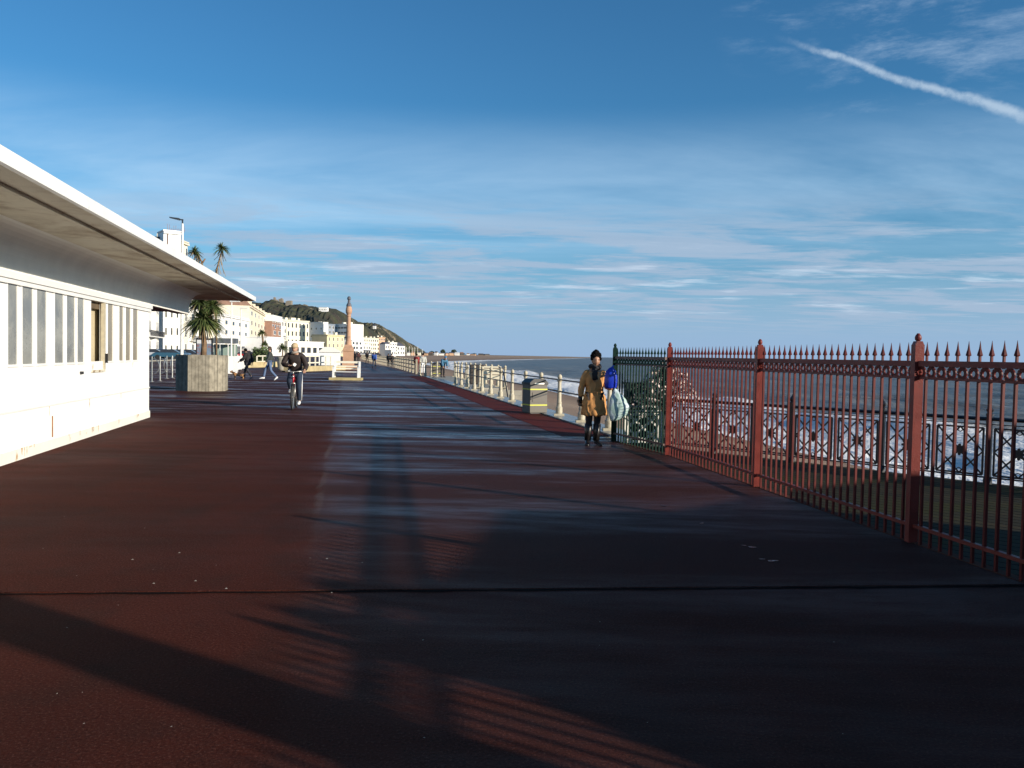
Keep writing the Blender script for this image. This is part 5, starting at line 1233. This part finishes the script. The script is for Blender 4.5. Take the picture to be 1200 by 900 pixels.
    if afro:
        mb = MB(); rr_ = random.Random(9)
        for k in range(90):
            a_ = rr_.uniform(0, 6.28); e = math.asin(rr_.uniform(-.2, 1)); d = Vector((math.cos(a_)*math.cos(e), math.sin(a_)*math.cos(e)*1.0, math.sin(e)))
            if d.y < -.45 and d.z < .45: continue
            mb.ball(hc+Vector((0, .018, .055))+Vector((d.x*.072, d.y*.078, d.z*.115)), rr_.uniform(.016, .036), 7, 5)
        mb.lathe([(.01, -.03), (.076, -.02), (.082, .04), (.078, .10), (.058, .145), (.01, .165)], hc+Vector((0, .020, .025)), 14)
        mb.build('hair', hair, r_, smooth=True)
    elif hat:
        mb = MB(); P = [(.081, .0), (.090, .028), (.088, .065), (.066, .105), (.03, .125), (.003, .13)]; n = 18
        vs = [hc+M@(Vector((r*math.cos(2*math.pi*j/n), r*1.2*math.sin(2*math.pi*j/n)+.004, z+.018))*sc_) for r, z in P for j in range(n)]
        mb.add(vs, [(i*n+j, i*n+(j+1) % n, (i+1)*n+(j+1) % n, (i+1)*n+j) for i in range(len(P)-1) for j in range(n)]+[tuple(range(n))[::-1]])
        mb.build('hat', hat, r_, smooth=True)
    else:
        mb = MB(); n = 16; P = [(.070, -.06), (.082, -.02), (.086, .03), (.078, .075), (.05, .112), (.004, .125)]; vs = []
        for r, z in P:
            for j in range(n):
                a_ = 2*math.pi*j/n; y = r*1.22*math.sin(a_)+.012
                if z < .055 and y < -.02: y = -.02 if z < .02 else max(y, -.075)
                vs.append(hc+M@(Vector((r*math.cos(a_), y, z))*sc_))
        mb.add(vs, [(i*n+j, i*n+(j+1) % n, (i+1)*n+(j+1) % n, (i+1)*n+j) for i in range(len(P)-1) for j in range(n)]+[tuple(range(n))[::-1]])
        mb.build('hair', hair, r_, smooth=True)
    return r_, Q
def loft(rings, n=28, wob=0.0, seed=1, folds=0, phase=0):
    """rings: (cx, cy, z, rx, ry)"""
    rr_ = random.Random(seed); mb = MB(); vs = []; k = len(rings)
    for i, (cx_, cy_, z, rx, ry) in enumerate(rings):
        t_ = i/(k-1)
        for j in range(n):
            a_ = 2*math.pi*j/n; f_ = 1+folds*t_*(math.sin(a_*5+phase+t_*1.5)*.6+math.sin(a_*9+2+phase*2)*.4)+rr_.gauss(0, wob)
            vs.append((cx_+rx*f_*math.cos(a_), cy_+ry*f_*math.sin(a_), z+rr_.gauss(0, wob*.05)))
    mb.add(vs, [(i*n+j, i*n+(j+1) % n, (i+1)*n+(j+1) % n, (i+1)*n+j) for i in range(k-1) for j in range(n)]+[tuple(range(n)), tuple((k-1)*n+j for j in range(n))])
    return mb

# --- the woman in the tan coat
wl = gz(695, 521.5); wrz = math.atan2(-wl.x, wl.y)*0+R(2)
Jw = dict(shL=(-.165, .0, 1.40), elL=(-.245, .03, 1.13), wrL=(-.27, .0, .90), haL=(-.27, -.02, .80), shR=(.165, 0, 1.40), elR=(.235, -.03, 1.14), wrR=(.335, -.22, 1.14), haR=(.36, -.27, 1.16),
          hiL=(-.085, 0, .92), hiR=(.085, 0, .92), knL=(-.095, -.03, .50), anL=(-.105, .03, .09), toL=(-.13, -.13, .035), knR=(.065, -.04, .50), anR=(.06, -.0, .09), toR=(.10, -.16, .035), head=(.015, -.03, 1.635))
wo, Qw = person(wl, wrz, 'person in tan belted coat and black boots, holding bags by the green railing', 1.60, Jw, legs=DARKCL, shoe=LEATHER, skin=SKIND, afro=True, boots=.78, coat=True, yaw=R(12), hands=dict(L=dict(curl=.8), R=dict(curl=1.0, d=(.35, -.9, .1), pn=(-.8, -.1, .5))))
sW = 1.60/1.765
mb = loft([(0, .005, 1.455, .075, .065), (0, .005, 1.435, .13, .09), (0, .0, 1.39, .195, .115), (0, -.005, 1.28, .195, .135), (0, -.005, 1.16, .175, .135), (0, -.005, 1.06, .165, .13), (0, -.005, 1.04, .17, .135), (0, 0, .97, .195, .155), (0, 0, .85, .225, .175), (0, 0, .72, .245, .19), (0, 0, .60, .255, .20), (.0, 0, .575, .25, .195)], 40, .004, 3, .07)
mb.v = [tuple(Vector(v)*sW) for v in mb.v]; ct = mb.build('coat', TAN, wo, smooth=True)
tx = bpy.data.textures.new('coatfolds', 'CLOUDS'); tx.noise_scale = .085
ssm = ct.modifiers.new('s', 'SUBSURF'); ssm.levels = ssm.render_levels = 1
dm = ct.modifiers.new('d', 'DISPLACE'); dm.texture = tx; dm.strength = .085; dm.mid_level = .5
for k in 'LR':
    V = [Qw['neckb']*.4+Qw['sh'+k]*.6, Qw['sh'+k], Qw['el'+k], Qw['wr'+k]+(Qw['el'+k]-Qw['wr'+k]).normalized()*.02]
    v_, f_ = skin_mesh(V, [(0, 1), (1, 2), (2, 3)], [.06, .076, .064, .052], 2); m_ = MB(); m_.add(v_, f_); o = m_.build('sleeve', TAN, wo, smooth=True, fix=False)
    dm = o.modifiers.new('d', 'DISPLACE'); dm.texture = tx; dm.strength = .03; dm.mid_level = .5
# belt, lapels, scarf, glove
mb = loft([(0, -.005, 1.055*sW, .160, .128), (0, -.005, 1.025*sW, .160, .128)], 28); mb.bar((.03, -.135, 1.03*sW), (.05, -.15, .86*sW), .035, .012); mb.build('belt', TAN, wo, smooth=False)
mb = MB(); mb.prism([(-.02, 1.22), (-.10, 1.33), (-.13, 1.40), (-.07, 1.425), (-.035, 1.34)], -.150, -.125); mb.prism([(.0, 1.22), (.09, 1.32), (.12, 1.40), (.06, 1.425), (.02, 1.34)], -.150, -.125)
mb.v = [tuple(Vector(v)*sW) for v in mb.v]; mb.build('lapel', mat('tan_lapel', (.46, .28, .14), .75, .1, 10), wo)
mb = MB(); P = [Vector((math.cos(a_)*.082, math.sin(a_)*.075-.01, 1.385+.02*math.sin(a_*2)+.012*math.sin(a_))) for a_ in np.linspace(0, 2*math.pi, 17)]
mb.tube(P, [.036]*17, 8); mb.tube([(-.01, -.09, 1.36), (-.02, -.125, 1.26), (0, -.135, 1.15)], [(.05, .02), (.06, .02), (.05, .012)], 8); mb.build('scarf', DARKCL, wo, smooth=True)
mb = MB(); hand_geo(mb, Qw['wrL'], Qw['wrL']-Qw['elL'], (.3, -1, 0), -1, .19, .8); mb.tube([Qw['wrL']+(Qw['elL']-Qw['wrL']).normalized()*.05, Qw['wrL'], Qw['wrL']-(Qw['elL']-Qw['wrL']).normalized()*.05], [.040, .040, .042], 10); mb.build('glove', LEATHER, wo, smooth=True)
# what she holds
hp_ = wo.matrix_basis if False else None
def w2(p): return Vector(wl)+Matrix.Rotation(wrz, 3, 'Z')@Vector(p)
hw = Qw['wrR']+Vector((.04, -.10, .0))
bb = loft([(0, 0, .0, .085, .05), (0, 0, .03, .105, .062), (0, 0, .12, .115, .066), (0, 0, .22, .110, .062), (.0, 0, .30, .085, .05), (.005, 0, .35, .045, .03), (.02, 0, .375, .016, .014), (.045, 0, .40, .010, .01)], 20, .012, 5, .05)
ob = bb.build('blue_holdall', mat('glossy_blue_nylon', (.012, .035, .42), .28, .2, 12, .3, 30), None, smooth=True); ob.location = w2((hw.x-.10, hw.y+.02, hw.z-.02)); ctag(ob, 'shiny royal blue bundle held against the chest of the person in the tan coat', 'bag')
BAGM = mat('pale_plastic_bag', (.36, .50, .46), .4, .10, 9, .2, 30, col2=(.46, .56, .60), c2s=7, c2lo=.48, c2hi=.55)
rings = [(-.01, 0, .02, .03, .02), (0, 0, -.03, .045, .025), (.02, 0, -.10, .10, .04), (.05, 0, -.20, .165, .055), (.075, 0, -.32, .215, .07), (.085, 0, -.44, .225, .08), (.075, 0, -.53, .20, .075), (.03, 0, -.60, .14, .06), (-.02, 0, -.63, .06, .03)]
bg_ = loft(rings, 36, .008, 8, .02)
bg_.v = [(x*.85, y*.85, z*.88+.22*max(0, x-.02)*(1 if z < -.35 else 0)+.0) for x, y, z in bg_.v]
og = bg_.build('carrier_bag', BAGM, None, smooth=True); og.location = w2((hw.x-.015, hw.y, hw.z-.03)); ctag(og, 'big pale green plastic carrier bag held by the person in the tan coat', 'bag')
tx2 = bpy.data.textures.new('bagfolds', 'CLOUDS'); tx2.noise_scale = .09; sm_ = og.modifiers.new('s', 'SUBSURF'); sm_.levels = sm_.render_levels = 1
dm = og.modifiers.new('d', 'DISPLACE'); dm.texture = tx2; dm.strength = .05; dm.mid_level = .5
mb = MB()
for k, (x, z, l_) in enumerate(((.10, -.30, .10), (.13, -.34, .11), (.15, -.385, .10), (.12, -.43, .12), (.07, -.25, .06), (.10, -.475, .08))):
    mb.bar((x-.02, -.088, z), (x-.02+l_, -.080, z+.022), .012, .004)
o = mb.build('print_pattern', mat('bag_print', (.03, .09, .10), .5), og)

# --- the cyclist
def bicycle(loc, rz, lean, col, label):
    r_ = empty('bicycle', loc, rz, label, 'bicycle'); 
    def wheel(y, steer=0):
        w_ = MB(); 
        P = [Vector((0, y+math.cos(a_)*.325, .34+math.sin(a_)*.325)) for a_ in np.linspace(0, 2*math.pi, 41)]
        w_.tube(P, .023, 8); t_ = w_.build('tyre', RUBBER, None, smooth=True)
        rm_ = MB(); P = [Vector((0, y+math.cos(a_)*.300, .34+math.sin(a_)*.300)) for a_ in np.linspace(0, 2*math.pi, 33)]; rm_.tube(P, .010, 6)
        for k in range(16):
            a_ = k*math.pi/8; rm_.bar((.02*(-1)**k, y, .34), (0, y+math.cos(a_)*.3, .34+math.sin(a_)*.3), .002)
        rm_.tube([(-.04, y, .34), (.04, y, .34)], .02, 8); g = rm_.build('rim', STEEL, None); 
        e = empty('wheel', (0, 0, 0)); e.parent = r_; t_.parent = e; g.parent = e; return e
    wheel(-.52); wheel(.52)
    fr_ = MB(); HT, HB, BB, ST = (0, -.33, .92), (0, -.37, .72), (0, .07, .29), (0, .19, .80)
    for a_, b_, r in ((HT, HB, .022), (HB, BB, .019), (HT, (0, .17, .70), .017), (BB, ST, .016)): fr_.tube([a_, b_], r, 8)
    for sx_ in (-.06, .06): fr_.tube([(sx_*.4, .10, .29), (sx_, .52, .34)], .010, 6); fr_.tube([(sx_*.3, .18, .74), (sx_, .52, .34)], .008, 6)
    fr_.build('frame', mat('bike_red', (.42, .02, .03), .3, .1, 5), r_, smooth=True)
    fk = MB()
    for sx_ in (-.055, .055): fk.tube([(sx_, -.38, .70), (sx_, -.44, .55), (sx_, -.52, .34)], .012, 6)
    fk.tube([(-.055, -.38, .70), (.055, -.38, .70)], .016, 6); fk.build('fork', STEEL, r_, smooth=True)
    hb = MB(); hb.tube([(-.29, -.22, 1.00), (-.18, -.34, 1.02), (0, -.36, 1.0), (.18, -.34, 1.02), (.29, -.22, 1.00)], .012, 6); hb.tube([HT, (0, -.36, 1.0)], .014, 6)
    h_ = hb.build('handlebar', STEEL, r_, smooth=True); MB().tube([(-.30, -.21, 1.0), (-.22, -.30, 1.01)], .018, 8).build('grip', RUBBER, h_); MB().tube([(.30, -.21, 1.0), (.22, -.30, 1.01)], .018, 8).build('grip', RUBBER, h_)
    MB().ball((.0, -.41, .88), .030, 12, 8).build('headlight', STEEL, r_, smooth=True); MB().ball((-.12, -.38, 1.02), .03, 10, 6).build('bell', STEEL, r_, smooth=True)
    sd_ = MB(); sd_.tube([(0, .12, .90), (0, .22, .91), (0, .33, .92)], [(.03, .02), (.06, .03), (.08, .03)], 10); sd_.tube([ST, (0, .22, .90)], .012, 6); sd_.build('saddle', LEATHER, r_, smooth=True)
    ck = MB(); ck.tube([(-.06, .07, .29), (.06, .07, .29)], .015, 8); ck.bar((.07, .07, .29), (.07, .0, .13), .02); ck.bar((-.07, .07, .29), (-.07, .14, .45), .02); ck.ring((.045, .07, .29), .09, .012, 'x', 18); ck.build('crank', STEEL, r_)
    MB().box(.06, .17, -.05, .05, .115, .135).build('pedal', RUBBER, r_); MB().box(-.17, -.06, .09, .19, .44, .46).build('pedal', RUBBER, r_)
    fd = MB(); P = [Vector((0, -.52+math.cos(a_)*.36, .34+math.sin(a_)*.36)) for a_ in np.linspace(.5, 2.2, 12)]; fd.tube(P, [(.025, .004)]*12, 6); fd.build('mudguard', BLACK, r_)
    return r_
cl = gz(342, 480.5); crz = math.atan2(cl.x, -cl.y)*-1
crz = -math.atan2(-cl.x, cl.y)*-1*0 + R(12)   # heading towards the viewer
bo = Vector((cl.x-.07, cl.y+.52, 0))
bicycle(bo, R(9), 0, None, 'red framed bicycle with black tyres ridden towards the viewer')
Jc = dict(pelvis=(0, .20, .99), waist=(0, .15, 1.13), chest=(.01, .02, 1.34), neckb=(.01, -.06, 1.46), neck=(.01, -.10, 1.52), head=(.01, -.15, 1.615),
          shL=(-.20, -.03, 1.42), elL=(-.30, -.10, 1.17), wrL=(-.10, -.26, 1.15), haL=(-.04, -.27, 1.17), shR=(.20, -.03, 1.42), elR=(.30, -.04, 1.16), wrR=(.27, -.24, 1.03), haR=(.26, -.30, 1.0),
          hiL=(-.09, .18, .95), knL=(-.12, -.14, .74), anL=(-.11, .12, .50), toL=(-.12, -.02, .47), hiR=(.09, .18, .95), knR=(.13, -.10, .58), anR=(.12, .05, .19), toR=(.12, -.10, .15))
co, Qc = person(bo, R(9), 'person in a dark brown jacket and tan cap riding the red bicycle', 1.78, Jc, top=BROWNCL, legs=NAVY, shoe=WHITECL, hat=CAPCL, bulky=.030, wide=.05, legw=.028, lookdown=R(12), yaw=R(-20), stripe=True,
                hands=dict(L=dict(curl=.9, d=(1, -.3, .2), pn=(0, -.3, 1)), R=dict(curl=1.1, d=(.1, -1, -.2), pn=(0, -.2, -1))))
mb = MB(); hc = Qc['head']; P = [hc+Vector((math.cos(a_)*.075, math.sin(a_)*.07+.02, -.115+.02*math.cos(a_))) for a_ in np.linspace(0, 2*math.pi, 15)]; mb.tube(P, [.030]*15, 8); mb.build('hood_collar', mat('grey_hood', (.34, .29, .24), .9, .15, 12), co, smooth=True)
MB().box(-.02, .05, -.012, .0, -.03, .05).build('phone', WHITECL, None)
ph = COL.objects['phone']; ph.location = bo+Matrix.Rotation(R(9), 3, 'Z')@(Qc['wrL']+Vector((.11, -.06, .03))); ph.rotation_euler = (R(-20), R(35), R(9)); ctag(ph, 'small white phone held at the chest of the cyclist', 'phone')

# --- strollers with the dog
dl = gz(291, 445); dX = 1
Jwalk = dict(hiL=(-.09, 0, .92), knL=(-.09, -.22, .55), anL=(-.09, -.30, .13), toL=(-.09, -.46, .09), hiR=(.09, 0, .92), knR=(.09, .05, .50), anR=(.09, .36, .16), toR=(.09, .26, .045),
             elL=(-.23, .14, 1.14), wrL=(-.24, .12, .90), elR=(.23, -.08, 1.14), wrR=(.24, -.22, .93))
person(gz(290, 444.5), R(-110), 'dark coated person leaning forward behind a small dog', 1.70, dict(Jwalk, head=(0, -.16, 1.60), neck=(0, -.10, 1.51), neckb=(0, -.06, 1.44), chest=(0, -.03, 1.30), wrR=(.2, -.38, 1.0)), top=DARKCL, legs=mat('charcoal_trousers', (.03, .03, .035), .8), shoe=NAVY, bulky=.05)
person(gz(316, 445.5), R(-72), 'person in a dark jacket and blue jeans striding towards the hedge side', 1.78, Jwalk, top=mat('charcoal_jacket', (.03, .035, .035), .8, .2, 10), legs=DENIM, shoe=WHITECL, bulky=.04, hair=mat('brown_hair', (.05, .03, .02), .8))
dg = empty('small_dog', gz(280, 444.8), R(8), 'small black and tan terrier on a lead beside the white fence block', 'dog')
V = [(-.02, 0, .25), (.16, 0, .26), (-.20, 0, .27), (-.30, 0, .36), (-.38, 0, .41), (-.47, 0, .39), (.27, 0, .30), (.33, 0, .40)]; E_ = [(0, 1), (0, 2), (2, 3), (3, 4), (4, 5), (1, 6), (6, 7)]; Rr = [.085, .075, .085, .06, .062, .028, .02, .012]
for (x, y, b_) in ((-.19, -.06, 2), (-.19, .06, 2), (.17, -.06, 1), (.17, .06, 1)):
    i = len(V); hind = b_ == 1
    V += [(x+(.03 if hind else 0), y, .15), (x+(.07 if hind else -.01), y, .09 if hind else .08), (x+(.03 if hind else -.02), y, .012)]; E_ += [(b_, i), (i, i+1), (i+1, i+2)]; Rr += [.035, .020, .018]
v_, f_ = skin_mesh(V, E_, Rr, 1); mb = MB(); mb.add(v_, f_)
for y in (-.035, .035): mb.add([(-.36, y, .45), (-.33, y+.02, .45), (-.35, y*1.2, .51), (-.34, y*.6, .45)], [(0, 1, 2), (1, 3, 2), (3, 0, 2)])
mb.build('body', mat('terrier_coat', (.02, .016, .014), .9, .3, 8, .5, 60, col2=(.36, .18, .07), c2s=5, c2lo=.48, c2hi=.56), dg, smooth=True, fix=False)
a = gz(280, 444.8)+Vector((-.28, 0, .38)); b = gz(290, 444.5)+Vector((.32, -.1, .95))
mb = MB(); mb.tube([a, a.lerp(b, .5)+Vector((0, 0, -.08)), b], .008, 5); o = mb.build('dog_lead', RUBBER); ctag(o, 'thin lead running up from the small dog to its walker', 'lead')

# --- people farther along
def far_person(px, py, label, H_=1.72, rz=180, **k): return person(gz(px, py), R(rz), label, H_, **k)
far_person(430, 425.8, 'distant walker all in black, left of the one in a blue jacket', 1.72, 170, top=DARKCL, legs=DARKCL, bulky=.05, J=Jwalk)
far_person(438.3, 431.2, 'distant walker in a bright blue jacket seen from behind', 1.62, 175, top=BLUECL, legs=NAVY, shoe=BLACK, bulky=.06, hair=mat('grey_hair', (.30, .28, .26), .8), J=Jwalk)
far_person(420, 426, 'dark clothed person standing just right of the memorial column', 1.66, 200, top=mat('maroon_coat', (.06, .02, .02), .8), legs=DARKCL, bulky=.06)
far_person(416, 426.4, 'person in black hidden partly by the memorial column foot', 1.70, 150, top=DARKCL, legs=DARKCL, bulky=.05)
far_person(396.5, 425, 'far person in black walking left of the memorial column', 1.70, 95, top=DARKCL, legs=DARKCL, J=Jwalk)
far_person(488, 437.6, 'person in a red jacket leaning on the far railing', 1.55, 150, top=REDCL, legs=mat('dark_red_trousers', (.08, .02, .02), .8), bulky=.05)
far_person(495.5, 438.8, 'person in pale grey top and white trousers at the far bay', 1.60, 200, top=mat('pale_grey_top', (.42, .42, .38), .8), legs=WHITECL, bulky=.05)
far_person(455, 429, 'person in dark clothes, left of a pair leaning on the distant rail', 1.5, 150, top=DARKCL, legs=DARKCL, bulky=.05)
far_person(459, 430, 'person in brown, right of a pair leaning on the distant rail', 1.5, 210, top=BROWNCL, legs=DARKCL, bulky=.05)
person(gz(518.5, 442.5), R(30), 'person in a blue jacket bending over behind the dark bin', 1.62, dict(chest=(0, -.22, 1.22), neckb=(0, -.33, 1.30), neck=(0, -.40, 1.34), head=(0, -.48, 1.40), shL=(-.17, -.28, 1.26), shR=(.17, -.28, 1.26), elL=(-.2, -.32, 1.0), elR=(.2, -.32, 1.0), wrL=(-.15, -.42, .8), wrR=(.15, -.42, .8), waist=(0, -.08, 1.08)), top=mat('teal_jacket', (.04, .14, .24), .7), legs=DARKCL, hat=mat('blue_hat', (.05, .20, .38), .8), bulky=.05)

# ------------------------------------------------------------------ small litter on the asphalt
rl = random.Random(12); mb = MB()
for k in range(26):
    px = rl.uniform(40, 1000); py = rl.uniform(500, 880); p = gz(px, py, .008); s_ = rl.uniform(.003, .007); a_ = rl.uniform(0, 3.14)
    if p.x > 2.0: continue
    d = Vector((math.cos(a_), math.sin(a_), .15)); e = Vector((-math.sin(a_), math.cos(a_), .1)); mb.add([p-d*s_, p+e*s_*.7, p+d*s_, p-e*s_*.6], [(0, 1, 2, 3)])
for px, py in ((391, 499), (155, 656), (229, 681), (210, 648), (180, 684), (265, 690), (383, 655)):
    p = gz(px, py, .009); s_ = .010; mb.add([p+Vector((-s_, 0, 0)), p+Vector((0, -s_*.7, .004)), p+Vector((s_, 0, 0)), p+Vector((0, s_*.8, .005))], [(0, 1, 2, 3)])
o = mb.build('litter_crumbs', mat('pale_crumbs', (.45, .42, .36), .8, .3, 20)); ctag(o, kind='stuff')
if 0:
    dg_ = bpy.context.evaluated_depsgraph_get()
    for q_ in ((400, 385), (390, 385), (385, 400), (415, 395), (350, 395)):
        h_ = sc.ray_cast(dg_, Vector((0, 0, H)), ray(*q_).normalized()); o_ = h_[4]; print('HIT', q_, o_ and (o_.name, o_.parent and o_.parent.get('label')), h_[1])

mb = MB(); rq = random.Random(5)
for px, py, w_ in ((778, 593, .028), (822, 613, .02), (881, 641, .028), (905, 657, .03), (872, 639, .014), (893, 655, .016)):
    c = gz(px, py, .0045); n = 18; ph = rq.uniform(0, 6); vs = []
    for k in range(n):
        a_ = 2*math.pi*k/n; r_ = w_*(1+.25*math.sin(a_*2+ph)+.18*math.sin(a_*3+ph*2)+rq.uniform(-.1, .1)); vs.append((c.x+r_*math.cos(a_)*1.3, c.y+r_*math.sin(a_)*.8, .0045))
    mb.add(vs, [tuple(range(n))])
o = mb.build('puddle_water', mat('puddle_film', (.012, .008, .008), .16, .3, 8, .5, 55)); ctag(o, kind='structure')
